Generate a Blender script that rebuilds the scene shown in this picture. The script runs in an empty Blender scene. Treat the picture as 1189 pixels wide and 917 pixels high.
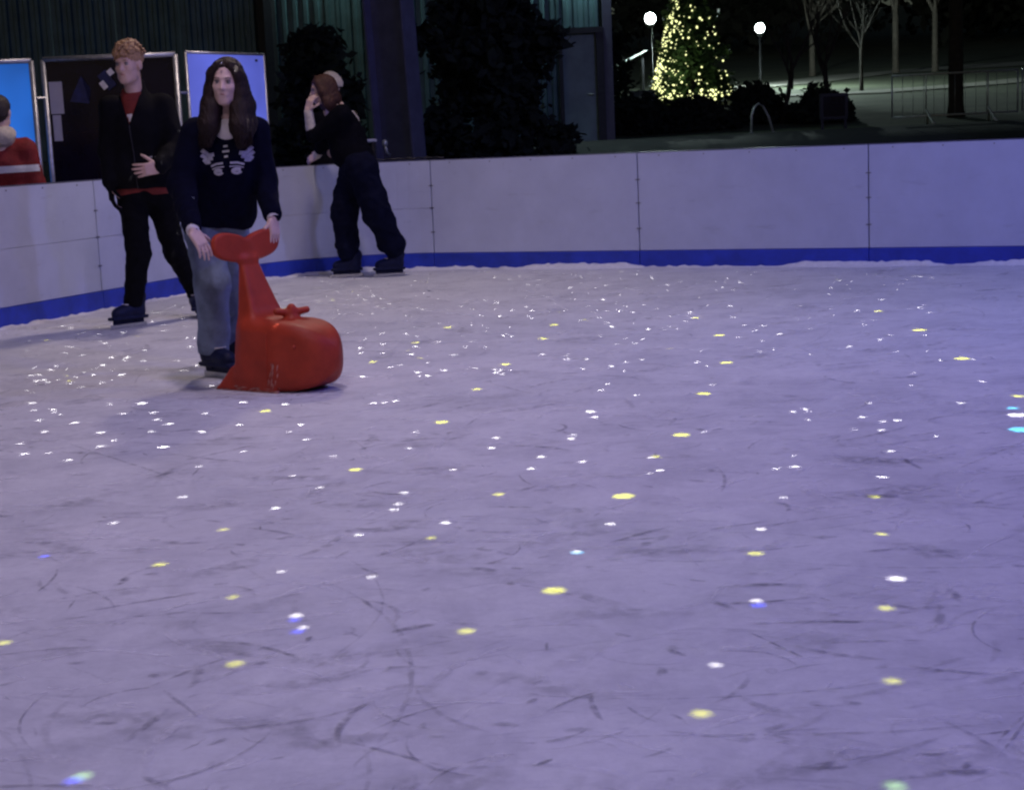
import bpy, bmesh, math, random
import numpy as np
from mathutils import Vector, Matrix
from mathutils.bvhtree import BVHTree
from mathutils.geometry import delaunay_2d_cdt

random.seed(7)
RNG = np.random.default_rng(11)
SC = bpy.context.scene
COL = SC.collection

# ------------------------------------------------------------------ camera
PITCH, ROLL, EYE = 0.1605, 0.0435, 1.232
r0 = Vector((1, 0, 0))
u0 = Vector((0, math.sin(PITCH), math.cos(PITCH)))
d0 = Vector((0, math.cos(PITCH), -math.sin(PITCH)))
cr = r0 * math.cos(ROLL) - u0 * math.sin(ROLL)
cu = r0 * math.sin(ROLL) + u0 * math.cos(ROLL)
cam_data = bpy.data.cameras.new('camera')
cam = bpy.data.objects.new('camera', cam_data)
COL.objects.link(cam)
m = Matrix((cr, cu, -d0)).transposed().to_4x4()
m.translation = Vector((0, 0, EYE))
cam.matrix_world = m
cam_data.sensor_width = 36.0
cam_data.lens = 1900.0 / 1189.0 * 36.0
cam_data.clip_start = 0.05
cam_data.clip_end = 600
cam_data.dof.use_dof = False
SC.camera = cam

# ------------------------------------------------------------------ world: night sky, exposure
world = bpy.data.worlds.new('World')
SC.world = world
world.use_nodes = True
wn = world.node_tree.nodes
wl = world.node_tree.links
wn.clear()
wo = wn.new('ShaderNodeOutputWorld')
bg = wn.new('ShaderNodeBackground')
sky = wn.new('ShaderNodeTexSky')
sky.sky_type = 'NISHITA'
sky.sun_disc = False
sky.sun_elevation = math.radians(14.0)
sky.sun_rotation = math.radians(200)
sky.altitude = 100
bg.inputs['Strength'].default_value = 0.007
wl.new(sky.outputs[0], bg.inputs[0])
wl.new(bg.outputs[0], wo.inputs[0])

SC.render.engine = 'CYCLES'
SC.cycles.use_light_tree = False
SC.cycles.max_bounces = 6
SC.cycles.diffuse_bounces = 3
SC.cycles.transparent_max_bounces = 24
SC.cycles.sample_clamp_indirect = 4
SC.cycles.use_denoising = True
SC.cycles.caustics_reflective = False
SC.cycles.caustics_refractive = False
SC.cycles.filter_width = 2.4
SC.view_settings.view_transform = 'Standard'
SC.view_settings.look = 'None'
SC.view_settings.exposure = 0.0
SC.view_settings.gamma = 1.0
SC.view_settings.use_curve_mapping = False

# floodlights hung under the roof beams (out of frame): position, aim, colour, watts
FLOODS = [
    ((-1.0, 13.2, 5.75), (-2.0, 11.6, 0), (1.00, 0.81, 0.72), 390),
    ((-1.0, 7.2, 5.75), (-1.6, 7.6, 0), (0.98, 0.79, 1.00), 285),
    ((-1.0, 1.6, 5.75), (-1.0, 4.4, 0), (0.90, 0.76, 1.00), 400),
    ((5.9, 9.2, 5.75), (3.9, 12.6, 0), (0.36, 0.39, 1.00), 640),
    ((5.9, 6.6, 5.75), (4.2, 6.4, 0), (0.10, 0.13, 1.00), 290),
    ((5.9, 1.5, 5.75), (3.4, 3.6, 0), (0.06, 0.06, 1.00), 620),
]
PROJECTOR_POS = (0.2, 9.0, 5.6)
PROJECTOR_WATTS = 7500

# ------------------------------------------------------------------ tagging helpers
def tag(o, label=None, cat=None, group=None, kind=None):
    if label: o['label'] = label
    if cat: o['category'] = cat
    if group: o['group'] = group
    if kind: o['kind'] = kind
    return o

def empty(name, loc, label=None, cat=None, group=None):
    o = bpy.data.objects.new(name, None)
    COL.objects.link(o)
    o.location = loc
    o.empty_display_size = 0.1
    return tag(o, label, cat, group)

def link(name, me, mat, parent=None, smooth=False):
    o = bpy.data.objects.new(name, me)
    COL.objects.link(o)
    if mat is not None and len(me.materials) == 0:
        me.materials.append(mat)
    if smooth:
        me.polygons.foreach_set('use_smooth', [True] * len(me.polygons))
    if parent is not None:
        o.parent = parent
        pm = Matrix.Translation(parent.location) if parent.parent is None else parent_world(parent)
        o.matrix_parent_inverse = pm.inverted()
    return o

def parent_world(o):
    # every mesh is built in world coordinates; only empties at a thing's base carry a location
    return Matrix.Identity(4) if o.type == 'MESH' else Matrix.Translation(o.location)

class MB:
    """collects boxes, tubes and sheets into one mesh"""
    def __init__(s): s.v, s.f = [], []
    def add(s, v, f):
        n = len(s.v)
        s.v += [tuple(p) for p in v]
        s.f += [tuple(i + n for i in q) for q in f]
        return s
    def box(s, c, size, rot=None, bevel=0.0):
        x, y, z = (k / 2 for k in size)
        if bevel <= 0:
            v = [Vector((a * x, b * y, e * z)) for e in (-1, 1) for b in (-1, 1) for a in (-1, 1)]
            f = [(0, 2, 3, 1), (4, 5, 7, 6), (0, 1, 5, 4), (2, 6, 7, 3), (0, 4, 6, 2), (1, 3, 7, 5)]
        else:
            bm = bmesh.new()
            bmesh.ops.create_cube(bm, size=1.0)
            for q in bm.verts: q.co = Vector((q.co.x * 2 * x, q.co.y * 2 * y, q.co.z * 2 * z))
            bmesh.ops.bevel(bm, geom=bm.edges[:], offset=bevel, segments=2, affect='EDGES')
            bm.verts.ensure_lookup_table()
            v = [q.co.copy() for q in bm.verts]
            f = [[q.index for q in p.verts] for p in bm.faces]
            bm.free()
        R = rot if rot is not None else Matrix.Identity(3)
        return s.add([R @ p + Vector(c) for p in v], f)
    def tube(s, pts, rad, n=8, cap=True):
        pts = [Vector(p) for p in pts]
        if not hasattr(rad, '__len__'): rad = [rad] * len(pts)
        rings = []
        ref = None
        for i, p in enumerate(pts):
            t = (pts[min(i + 1, len(pts) - 1)] - pts[max(i - 1, 0)]).normalized()
            if ref is None:
                ref = Vector((0, 0, 1)) if abs(t.z) < 0.9 else Vector((1, 0, 0))
            a = t.cross(ref).normalized()
            b = t.cross(a).normalized()
            ref = b.cross(t) * -1 if False else ref
            rings.append([p + (a * math.cos(k * 2 * math.pi / n) + b * math.sin(k * 2 * math.pi / n)) * rad[i] for k in range(n)])
        v = [q for r in rings for q in r]
        f = []
        for i in range(len(pts) - 1):
            for k in range(n):
                f.append((i * n + k, i * n + (k + 1) % n, (i + 1) * n + (k + 1) % n, (i + 1) * n + k))
        if cap:
            f.append(tuple(range(n - 1, -1, -1)))
            f.append(tuple((len(pts) - 1) * n + k for k in range(n)))
        return s.add(v, f)
    def ball(s, c, r, seg=10, rings=7):
        if not hasattr(r, '__len__'): r = (r, r, r)
        v = [(c[0], c[1], c[2] - r[2])]
        for i in range(1, rings):
            a = -math.pi / 2 + math.pi * i / rings
            for k in range(seg):
                b = 2 * math.pi * k / seg
                v.append((c[0] + r[0] * math.cos(a) * math.cos(b), c[1] + r[1] * math.cos(a) * math.sin(b), c[2] + r[2] * math.sin(a)))
        v.append((c[0], c[1], c[2] + r[2]))
        f = [(0, 1 + (k + 1) % seg, 1 + k) for k in range(seg)]
        for i in range(rings - 2):
            for k in range(seg):
                f.append((1 + i * seg + k, 1 + i * seg + (k + 1) % seg, 1 + (i + 1) * seg + (k + 1) % seg, 1 + (i + 1) * seg + k))
        t = len(v) - 1
        f += [(t, 1 + (rings - 2) * seg + k, 1 + (rings - 2) * seg + (k + 1) % seg) for k in range(seg)]
        return s.add(v, f)
    def build(s, name, mat, parent=None, smooth=False):
        me = bpy.data.meshes.new(name)
        me.from_pydata(s.v, [], s.f)
        me.update()
        return link(name, me, mat, parent, smooth)

# ------------------------------------------------------------------ materials
def new_mat(name):
    mt = bpy.data.materials.new(name)
    mt.use_nodes = True
    nt = mt.node_tree
    return mt, nt, nt.nodes['Principled BSDF'], nt.nodes, nt.links

def mat(name, col, rough=0.6, var=0.25, scale=12.0, bump=0.0, bscale=60.0, metal=0.0, spec=0.5, sheen=0.0, detail=4.0):
    mt, nt, b, N, L = new_mat(name)
    tc = N.new('ShaderNodeTexCoord')
    nz = N.new('ShaderNodeTexNoise')
    nz.inputs['Scale'].default_value = scale
    nz.inputs['Detail'].default_value = detail
    nz.inputs['Roughness'].default_value = 0.65
    L.new(tc.outputs['Object'], nz.inputs['Vector'])
    rp = N.new('ShaderNodeValToRGB')
    rp.color_ramp.elements[0].position = 0.3
    rp.color_ramp.elements[1].position = 0.7
    rp.color_ramp.elements[0].color = tuple(c * (1 - var) for c in col) + (1,)
    rp.color_ramp.elements[1].color = tuple(min(1, c * (1 + var)) for c in col) + (1,)
    L.new(nz.outputs['Fac'], rp.inputs[0])
    L.new(rp.outputs[0], b.inputs['Base Color'])
    b.inputs['Roughness'].default_value = rough
    b.inputs['Metallic'].default_value = metal
    b.inputs['Specular IOR Level'].default_value = spec
    if sheen: b.inputs['Sheen Weight'].default_value = sheen
    if bump:
        n2 = N.new('ShaderNodeTexNoise')
        n2.inputs['Scale'].default_value = bscale
        n2.inputs['Detail'].default_value = 3
        L.new(tc.outputs['Object'], n2.inputs['Vector'])
        bp = N.new('ShaderNodeBump')
        bp.inputs['Strength'].default_value = bump
        bp.inputs['Distance'].default_value = 0.01
        L.new(n2.outputs['Fac'], bp.inputs['Height'])
        L.new(bp.outputs[0], b.inputs['Normal'])
    return mt

def emit_mat(name, col, strength, var=0.0, scale=1.0, base=(0.5, 0.5, 0.5)):
    mt, nt, b, N, L = new_mat(name)
    b.inputs['Base Color'].default_value = base + (1,)
    b.inputs['Roughness'].default_value = 0.3
    b.inputs['Emission Strength'].default_value = strength
    b.inputs['Emission Color'].default_value = col + (1,)
    if var:
        tc = N.new('ShaderNodeTexCoord')
        nz = N.new('ShaderNodeTexNoise')
        nz.inputs['Scale'].default_value = scale
        L.new(tc.outputs['Object'], nz.inputs['Vector'])
        rp = N.new('ShaderNodeValToRGB')
        rp.color_ramp.elements[0].position = 0.35
        rp.color_ramp.elements[1].position = 0.65
        rp.color_ramp.elements[0].color = tuple(c * (1 - var) for c in col) + (1,)
        rp.color_ramp.elements[1].color = tuple(c * (1 + var) for c in col) + (1,)
        L.new(nz.outputs['Fac'], rp.inputs[0])
        L.new(rp.outputs[0], b.inputs['Emission Color'])
    mt.cycles.emission_sampling = 'NONE'
    return mt

def ice_material():
    mt, nt, b, N, L = new_mat('ice')
    tc = N.new('ShaderNodeTexCoord')
    def noise(scale, vec=None, detail=5, rough=0.6, dist=0.0):
        n = N.new('ShaderNodeTexNoise')
        n.inputs['Scale'].default_value = scale
        n.inputs['Detail'].default_value = detail
        n.inputs['Roughness'].default_value = rough
        n.inputs['Distortion'].default_value = dist
        L.new(vec or tc.outputs['Object'], n.inputs['Vector'])
        return n.outputs['Fac']
    def ramp(f, a, bb, ca, cb):
        r = N.new('ShaderNodeValToRGB')
        r.color_ramp.elements[0].position = a
        r.color_ramp.elements[1].position = bb
        r.color_ramp.elements[0].color = ca + (1,)
        r.color_ramp.elements[1].color = cb + (1,)
        L.new(f, r.inputs[0])
        return r.outputs[0]
    def mul(c1, c2, fac=1.0):
        mx = N.new('ShaderNodeMix')
        mx.data_type = 'RGBA'
        mx.blend_type = 'MULTIPLY'
        mx.inputs['Factor'].default_value = fac
        L.new(c1, mx.inputs[6]); L.new(c2, mx.inputs[7])
        return mx.outputs[2]
    base = ramp(noise(0.55, detail=6), 0.3, 0.7, (0.62, 0.63, 0.66), (0.74, 0.74, 0.75))
    patch = ramp(noise(2.6, detail=7, rough=0.7, dist=0.7), 0.36, 0.58, (0.82, 0.82, 0.84), (1, 1, 1))
    fine = ramp(noise(26, detail=6, rough=0.75, dist=0.4), 0.3, 0.62, (0.86, 0.86, 0.87), (1, 1, 1))
    c = mul(mul(base, patch), fine)
    # skate-blade hairlines: distorted, strongly stretched noise in three directions
    for ang, sc, lo in ((0.5, 5.0, 0.61), (-0.35, 6.5, 0.62), (1.5, 5.5, 0.63)):
        mp = N.new('ShaderNodeMapping')
        mp.inputs['Rotation'].default_value = (0, 0, ang)
        mp.inputs['Scale'].default_value = (0.12, 1.0, 1.0)
        ds = N.new('ShaderNodeTexNoise')
        ds.inputs['Scale'].default_value = 0.9
        L.new(tc.outputs['Object'], ds.inputs['Vector'])
        va = N.new('ShaderNodeVectorMath')
        va.operation = 'MULTIPLY_ADD'
        va.inputs[1].default_value = (0.8, 0.8, 0)
        L.new(ds.outputs['Color'], va.inputs[0])
        L.new(tc.outputs['Object'], va.inputs[2])
        L.new(va.outputs[0], mp.inputs['Vector'])
        f = noise(sc * 4, mp.outputs[0], detail=4, rough=0.7)
        c = mul(c, ramp(f, lo, lo + 0.1, (1, 1, 1), (0.74, 0.74, 0.77)), 0.85)
    L.new(c, b.inputs['Base Color'])
    L.new(ramp(noise(9, detail=6), 0.3, 0.7, (0.55,) * 3, (0.8,) * 3), b.inputs['Roughness'])
    b.inputs['Specular IOR Level'].default_value = 0.3
    b.inputs['Subsurface Weight'].default_value = 0.0
    bp = N.new('ShaderNodeBump')
    bp.inputs['Strength'].default_value = 0.35
    bp.inputs['Distance'].default_value = 0.006
    L.new(noise(45, detail=8, rough=0.75), bp.inputs['Height'])
    L.new(bp.outputs[0], b.inputs['Normal'])
    return mt

def marks_material():
    mt, nt, b, N, L = new_mat('skate_scratch')
    at = N.new('ShaderNodeAttribute')
    at.attribute_name = 'wear'
    tc = N.new('ShaderNodeTexCoord')
    nz = N.new('ShaderNodeTexNoise')
    nz.inputs['Scale'].default_value = 22
    nz.inputs['Detail'].default_value = 5
    L.new(tc.outputs['Object'], nz.inputs['Vector'])
    mr = N.new('ShaderNodeMapRange')
    mr.inputs['From Min'].default_value = 0.35
    mr.inputs['From Max'].default_value = 0.6
    L.new(nz.outputs['Fac'], mr.inputs[0])
    mm = N.new('ShaderNodeMath'); mm.operation = 'MULTIPLY'
    L.new(at.outputs['Fac'], mm.inputs[0]); L.new(mr.outputs[0], mm.inputs[1])
    tn = N.new('ShaderNodeAttribute'); tn.attribute_name = 'tone'
    mx = N.new('ShaderNodeMix'); mx.data_type = 'RGBA'
    mx.inputs[6].default_value = (0.24, 0.24, 0.28, 1); mx.inputs[7].default_value = (0.86, 0.86, 0.88, 1)
    L.new(tn.outputs['Fac'], mx.inputs[0]); L.new(mx.outputs[2], b.inputs['Base Color'])
    b.inputs['Roughness'].default_value = 0.6
    L.new(mm.outputs[0], b.inputs['Alpha'])
    return mt

def board_material():
    mt = mat('white_board', (0.50, 0.53, 0.66), 0.42, 0.06, 3.0, 0.05, 20, spec=0.35)
    nt = mt.node_tree; N, L = nt.nodes, nt.links
    b = N['Principled BSDF']
    src = b.inputs['Base Color'].links[0].from_socket
    tc = N.new('ShaderNodeTexCoord')
    col = src
    for sc, st, lo, dk in ((2.2, (1, 1, 5.0), 0.60, 0.80), (9.0, (1, 1, 0.5), 0.66, 0.72), (30.0, (1, 1, 0.25), 0.70, 0.75)):   # rub marks, drips, puck streaks
        mp = N.new('ShaderNodeMapping'); mp.inputs['Scale'].default_value = st
        L.new(tc.outputs['Object'], mp.inputs['Vector'])
        nz = N.new('ShaderNodeTexNoise'); nz.inputs['Scale'].default_value = sc; nz.inputs['Detail'].default_value = 6; nz.inputs['Roughness'].default_value = 0.7
        L.new(mp.outputs[0], nz.inputs['Vector'])
        rp = N.new('ShaderNodeValToRGB'); rp.color_ramp.elements[0].position = lo; rp.color_ramp.elements[1].position = lo + 0.12
        rp.color_ramp.elements[0].color = (1, 1, 1, 1); rp.color_ramp.elements[1].color = (dk, dk, dk, 1)
        L.new(nz.outputs['Fac'], rp.inputs[0])
        mx = N.new('ShaderNodeMix'); mx.data_type = 'RGBA'; mx.blend_type = 'MULTIPLY'; mx.inputs['Factor'].default_value = 0.7
        L.new(col, mx.inputs[6]); L.new(rp.outputs[0], mx.inputs[7]); col = mx.outputs[2]
    L.new(col, b.inputs['Base Color'])
    return mt

M = {}
M['ice'] = ice_material()
M['marks'] = marks_material()
M['snow'] = mat('snow', (0.72, 0.72, 0.74), 0.85, 0.1, 30, 0.6, 60)
M['board'] = board_material()
M['kick'] = mat('blue_kick_plate', (0.018, 0.045, 0.42), 0.45, 0.25, 6, 0.1, 30)
M['dark'] = mat('dark_steel', (0.03, 0.03, 0.035), 0.5, 0.2, 20, metal=0.4)
M['bolt'] = mat('bolt_steel', (0.20, 0.20, 0.24), 0.4, 0.2, 40, metal=0.7)
M['red'] = mat('red_plastic', (0.36, 0.042, 0.018), 0.5, 0.2, 7, 0.08, 45, spec=0.25)
M['scuff'] = mat('scuffed_plastic', (0.62, 0.34, 0.28), 0.6, 0.3, 60)
M['skin'] = mat('skin', (0.60, 0.42, 0.36), 0.5, 0.08, 30, 0.05, 120)
M['skin_man'] = mat('skin_man', (0.56, 0.37, 0.31), 0.5, 0.08, 30, 0.05, 120)
M['lip'] = mat('lip', (0.36, 0.14, 0.13), 0.5, 0.1)
M['eye'] = mat('eye_white', (0.26, 0.23, 0.22), 0.3, 0.05)
M['iris'] = mat('iris', (0.02, 0.015, 0.012), 0.15, 0.1)
M['hair_brown'] = mat('hair_brown', (0.016, 0.008, 0.006), 0.55, 0.5, 60, 0.5, 200, spec=0.25)
M['hair_auburn'] = mat('hair_auburn', (0.052, 0.022, 0.016), 0.55, 0.5, 60, 0.5, 200, spec=0.25)
M['hair_blond'] = mat('hair_blond', (0.36, 0.21, 0.105), 0.5, 0.45, 70, 0.5, 200)
M['hair_dark'] = mat('hair_dark', (0.03, 0.018, 0.013), 0.5, 0.4, 60, 0.4, 200)
M['navy'] = mat('navy_hoodie', (0.0028, 0.0034, 0.013), 0.95, 0.3, 25, 0.4, 350, spec=0.08)
M['black'] = mat('black_jacket', (0.004, 0.004, 0.006), 0.85, 0.3, 20, 0.3, 250, spec=0.1)
M['black_knit'] = mat('black_sweater', (0.004, 0.004, 0.007), 0.95, 0.3, 20, 0.5, 300, spec=0.05)
M['trouser'] = mat('black_trousers', (0.004, 0.004, 0.0055), 0.9, 0.3, 20, 0.3, 250, spec=0.08)
M['sweat'] = mat('navy_sweatpants', (0.0055, 0.0065, 0.018), 0.95, 0.3, 14, 0.3, 250, spec=0.05)
M['jean'] = mat('faded_denim', (0.155, 0.195, 0.285), 0.85, 0.3, 9, 0.4, 400)
M['shirt_red'] = mat('red_shirt', (0.17, 0.018, 0.013), 0.85, 0.2, 20, 0.3, 250)
M['shirt_white'] = mat('white_shirt', (0.66, 0.62, 0.62), 0.85, 0.1, 20, 0.3, 250)
M['cream'] = mat('cream_wool', (0.60, 0.53, 0.44), 0.9, 0.18, 40, 0.5, 200)
M['print'] = mat('white_print', (0.46, 0.45, 0.47), 0.8, 0.3, 90)
M['boot'] = mat('navy_skate_plastic', (0.006, 0.009, 0.036), 0.55, 0.25, 25, 0.1, 60, spec=0.2)
M['blade'] = mat('skate_blade_steel', (0.5, 0.5, 0.52), 0.25, 0.1, 40, metal=1.0)
M['jacket_red'] = mat('red_jacket', (0.21, 0.014, 0.016), 0.8, 0.25, 12, 0.4, 80)
M['stripe'] = mat('reflective_stripe', (0.75, 0.74, 0.78), 0.4, 0.1, 30)
M['alu'] = mat('aluminium_frame', (0.42, 0.42, 0.44), 0.42, 0.2, 25, metal=0.7)
M['lit_blue'] = emit_mat('backlit_blue', (0.016, 0.150, 0.66), 0.74, 0.25, 1.4, (0.03, 0.05, 0.12))
M['lit_violet'] = emit_mat('backlit_violet', (0.115, 0.150, 0.72), 0.74, 0.2, 1.6, (0.05, 0.05, 0.12))
M['glass_dark'] = mat('dark_acrylic', (0.004, 0.004, 0.014), 0.22, 0.4, 3, spec=0.25)
M['paper'] = mat('paper', (0.42, 0.40, 0.46), 0.8, 0.08, 8)
M['blue_print'] = mat('blue_print', (0.009, 0.012, 0.065), 0.6, 0.5, 14)
M['siding'] = mat('corrugated_siding', (0.09, 0.17, 0.185), 0.5, 0.25, 2.5, metal=0.15)
M['door'] = mat('grey_green_door', (0.25, 0.34, 0.36), 0.5, 0.2, 3)
M['column'] = mat('painted_steel', (0.085, 0.085, 0.135), 0.45, 0.2, 6, 0.05, 40)
M['evergreen'] = mat('dark_evergreen', (0.011, 0.018, 0.012), 0.9, 0.5, 3)
M['xmas_leaf'] = mat('fir_needles', (0.028, 0.062, 0.026), 0.7, 0.5, 3)
M['hedge'] = mat('hedge_leaves', (0.014, 0.020, 0.014), 0.9, 0.5, 3)
M['bark'] = mat('bark', (0.085, 0.072, 0.06), 0.9, 0.35, 9, 0.6, 30)
M['bark_dark'] = mat('dark_bark', (0.04, 0.034, 0.03), 0.9, 0.35, 9, 0.6, 30)
M['grass'] = mat('night_lawn', (0.075, 0.088, 0.052), 0.95, 0.45, 0.9, 0.8, 14, detail=8)
M['asphalt'] = mat('asphalt', (0.032, 0.032, 0.032), 0.85, 0.3, 8, 0.3, 80)
M['path'] = mat('pale_path', (0.26, 0.25, 0.22), 0.9, 0.25, 4, 0.2, 30)
M['galv'] = mat('galvanised_steel', (0.52, 0.54, 0.52), 0.4, 0.15, 20, metal=0.4)
M['globe'] = emit_mat('lamp_globe', (0.86, 1.0, 0.98), 14.0)
M['bulb'] = emit_mat('fairy_bulb', (0.90, 0.93, 0.40), 1.9)
M['pale_metal'] = mat('pale_painted_metal', (0.20, 0.22, 0.21), 0.7, 0.2, 5)
M['flood_lens'] = emit_mat('flood_lens', (0.9, 0.85, 1.0), 6.0)
M['woods'] = mat('far_woods', (0.018, 0.020, 0.016), 0.9, 0.5, 0.6)

# ------------------------------------------------------------------ smooth-body modeller: blended solids meshed by surface nets
V = lambda *a: np.array(a, float)

def unit(v):
    v = np.array(v, float)
    return v / np.linalg.norm(v)

def frame(fwd, up=(0, 0, 1)):
    f = unit(fwd)
    r = unit(np.cross(f, up))
    u = np.cross(r, f)
    return np.array([r, f, u]).T          # columns: right, forward, up

class Solid:
    def __init__(s, h=0.006): s.p, s.h = [], h
    def cap(s, a, b, ra, rb=None, k=0.02, cut=False):
        a, b = np.array(a, float), np.array(b, float)
        rb = ra if rb is None else rb
        lo = np.minimum(a - ra, b - rb); hi = np.maximum(a + ra, b + rb)
        ab = b - a; L2 = max(ab @ ab, 1e-9)
        def fn(P):
            t = np.clip(((P - a) @ ab) / L2, 0, 1)
            return np.linalg.norm(P - a - t[..., None] * ab, axis=-1) - (ra + (rb - ra) * t)
        s.p.append((lo, hi, fn, k, cut)); return s
    def chain(s, pts, rad, k=0.02):
        for i in range(len(pts) - 1): s.cap(pts[i], pts[i + 1], rad[i], rad[i + 1], k)
        return s
    def ell(s, c, r, F=None, k=0.02, cut=False):
        c, r = np.array(c, float), np.array(r, float)
        F = np.eye(3) if F is None else F
        m = np.abs(F) @ r
        def fn(P):
            q = (P - c) @ F
            k0 = np.linalg.norm(q / r, axis=-1)
            k1 = np.linalg.norm(q / (r * r), axis=-1)
            return k0 * (k0 - 1) / np.maximum(k1, 1e-6)
        s.p.append((c - m, c + m, fn, k, cut)); return s
    def box(s, c, half, F=None, rnd=0.01, k=0.02, cut=False):
        c, half = np.array(c, float), np.array(half, float)
        F = np.eye(3) if F is None else F
        m = np.abs(F) @ half
        def fn(P):
            q = np.abs((P - c) @ F) - (half - rnd)
            return np.linalg.norm(np.maximum(q, 0), axis=-1) + np.minimum(q.max(-1), 0) - rnd
        s.p.append((c - m, c + m, fn, k, cut)); return s
    def raw(s, lo, hi, fn, k=0.01, cut=False):
        s.p.append((np.array(lo, float), np.array(hi, float), fn, k, cut)); return s
    def mesh(s, name, noise=None):
        h = s.h
        lo = np.min([p[0] for p in s.p if not p[4]], 0) - 4 * h
        hi = np.max([p[1] for p in s.p if not p[4]], 0) + 4 * h
        n = np.ceil((hi - lo) / h).astype(int) + 1
        G = np.full(n, 0.5, np.float32)
        for plo, phi, fn, k, cut in s.p:
            mg = k + 3 * h
            i0 = np.clip(np.floor((plo - mg - lo) / h).astype(int), 0, n - 1)
            i1 = np.clip(np.ceil((phi + mg - lo) / h).astype(int) + 1, 1, n)
            if np.any(i1 <= i0): continue
            ax = [lo[d] + h * np.arange(i0[d], i1[d]) for d in range(3)]
            P = np.stack(np.meshgrid(*ax, indexing='ij'), -1)
            g = fn(P).astype(np.float32)
            sl = tuple(slice(i0[d], i1[d]) for d in range(3))
            a = G[sl]
            if cut:
                q = np.maximum(k - np.abs(a + g), 0) / max(k, 1e-6)
                G[sl] = np.maximum(a, -g) + q * q * k * 0.25
            else:
                q = np.maximum(k - np.abs(a - g), 0) / max(k, 1e-6)
                G[sl] = np.minimum(a, g) - q * q * k * 0.25
        G[G == 0] = 1e-6
        return nets(G, lo, h, name, noise)

def nets(G, lo, h, name, noise):
    ins = G < 0
    nx, ny, nz = G.shape
    c = np.zeros((nx - 1, ny - 1, nz - 1), np.uint8)
    for i in (0, 1):
        for j in (0, 1):
            for k in (0, 1):
                c += ins[i:nx - 1 + i, j:ny - 1 + j, k:nz - 1 + k]
    I = np.argwhere((c > 0) & (c < 8))
    idx = np.full(c.shape, -1, np.int64)
    idx[tuple(I.T)] = np.arange(len(I))
    acc = np.zeros((len(I), 3)); cnt = np.zeros(len(I))
    corners = [(i, j, k) for i in (0, 1) for j in (0, 1) for k in (0, 1)]
    for a in range(8):
        for d in range(3):
            if corners[a][d]: continue
            ca = np.array(corners[a]); cb = ca.copy(); cb[d] = 1
            va = G[tuple((I + ca).T)]; vb = G[tuple((I + cb).T)]
            x = (va < 0) != (vb < 0)
            t = va[x] / (va[x] - vb[x])
            p = np.repeat(ca[None].astype(float), x.sum(), 0); p[:, d] = t
            acc[x] += p; cnt[x] += 1
    vert = lo + h * (I + acc / cnt[:, None])
    quads = []
    for d in range(3):
        e1, e2 = (d + 1) % 3, (d + 2) % 3
        s0 = [slice(None)] * 3; s1 = [slice(None)] * 3
        s0[d] = slice(0, -1); s1[d] = slice(1, None)
        A, B = ins[tuple(s0)], ins[tuple(s1)]
        E = np.argwhere(A != B)
        ok = (E[:, e1] > 0) & (E[:, e2] > 0) & (E[:, e1] < G.shape[e1] - 1) & (E[:, e2] < G.shape[e2] - 1)
        E = E[ok]
        flip = ~A[tuple(E.T)]
        o1 = np.zeros(3, int); o1[e1] = 1
        o2 = np.zeros(3, int); o2[e2] = 1
        q = np.stack([idx[tuple((E - o1 - o2).T)], idx[tuple((E - o2).T)], idx[tuple(E.T)], idx[tuple((E - o1).T)]], 1)
        q[flip] = q[flip][:, ::-1]
        quads.append(q)
    Q = np.concatenate(quads)
    Q = Q[(Q >= 0).all(1)]
    if noise is not None:
        nrm = np.zeros_like(vert)
        fn = np.cross(vert[Q[:, 2]] - vert[Q[:, 0]], vert[Q[:, 3]] - vert[Q[:, 1]])
        for k in range(4): np.add.at(nrm, Q[:, k], fn)
        nrm /= np.maximum(np.linalg.norm(nrm, axis=1, keepdims=True), 1e-12)
        vert = vert + nrm * noise(vert)[:, None]
    me = bpy.data.meshes.new(name)
    me.vertices.add(len(vert)); me.vertices.foreach_set('co', vert.astype(np.float32).ravel())
    me.loops.add(len(Q) * 4); me.loops.foreach_set('vertex_index', Q.astype(np.int32).ravel())
    me.polygons.add(len(Q)); me.polygons.foreach_set('loop_start', np.arange(0, len(Q) * 4, 4, dtype=np.int32))
    me.update(calc_edges=True)
    me.validate()
    me.polygons.foreach_set('use_smooth', [True] * len(me.polygons))
    return me

def folds(amp, freq, seed=0, squash=(1, 1, 1)):
    """soft cloth creases: warped sine sums"""
    r = np.random.default_rng(seed)
    D = r.normal(size=(7, 3)); D /= np.linalg.norm(D, axis=1, keepdims=True)
    ph = r.uniform(0, 6.28, 7)
    def fn(P):
        p = P * np.array(squash)
        w = p + 0.035 * np.sin(p[:, [1, 2, 0]] * 17 + ph[:3])
        o = np.zeros(len(P))
        for i in range(7):
            o += (1 - 2 * np.abs(np.sin(w @ D[i] * freq * (0.6 + 0.22 * i) + ph[i]))) / (1 + 0.35 * i)
        return amp * o / 3
    return fn

def strands(amp, freq, seed=0):
    r = np.random.default_rng(seed); ph = r.uniform(0, 6.28, 6)
    def fn(P):
        w = P[:, :2] + 0.02 * np.stack([np.sin(P[:, 2] * 14 + ph[0]), np.sin(P[:, 2] * 11 + ph[1])], 1)
        return amp * (np.sin(w[:, 0] * freq + ph[2]) * np.sin(w[:, 1] * freq * 0.9 + ph[3]) + 0.6 * np.sin((w[:, 0] + w[:, 1]) * freq * 1.9 + ph[4]))
    return fn

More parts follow.
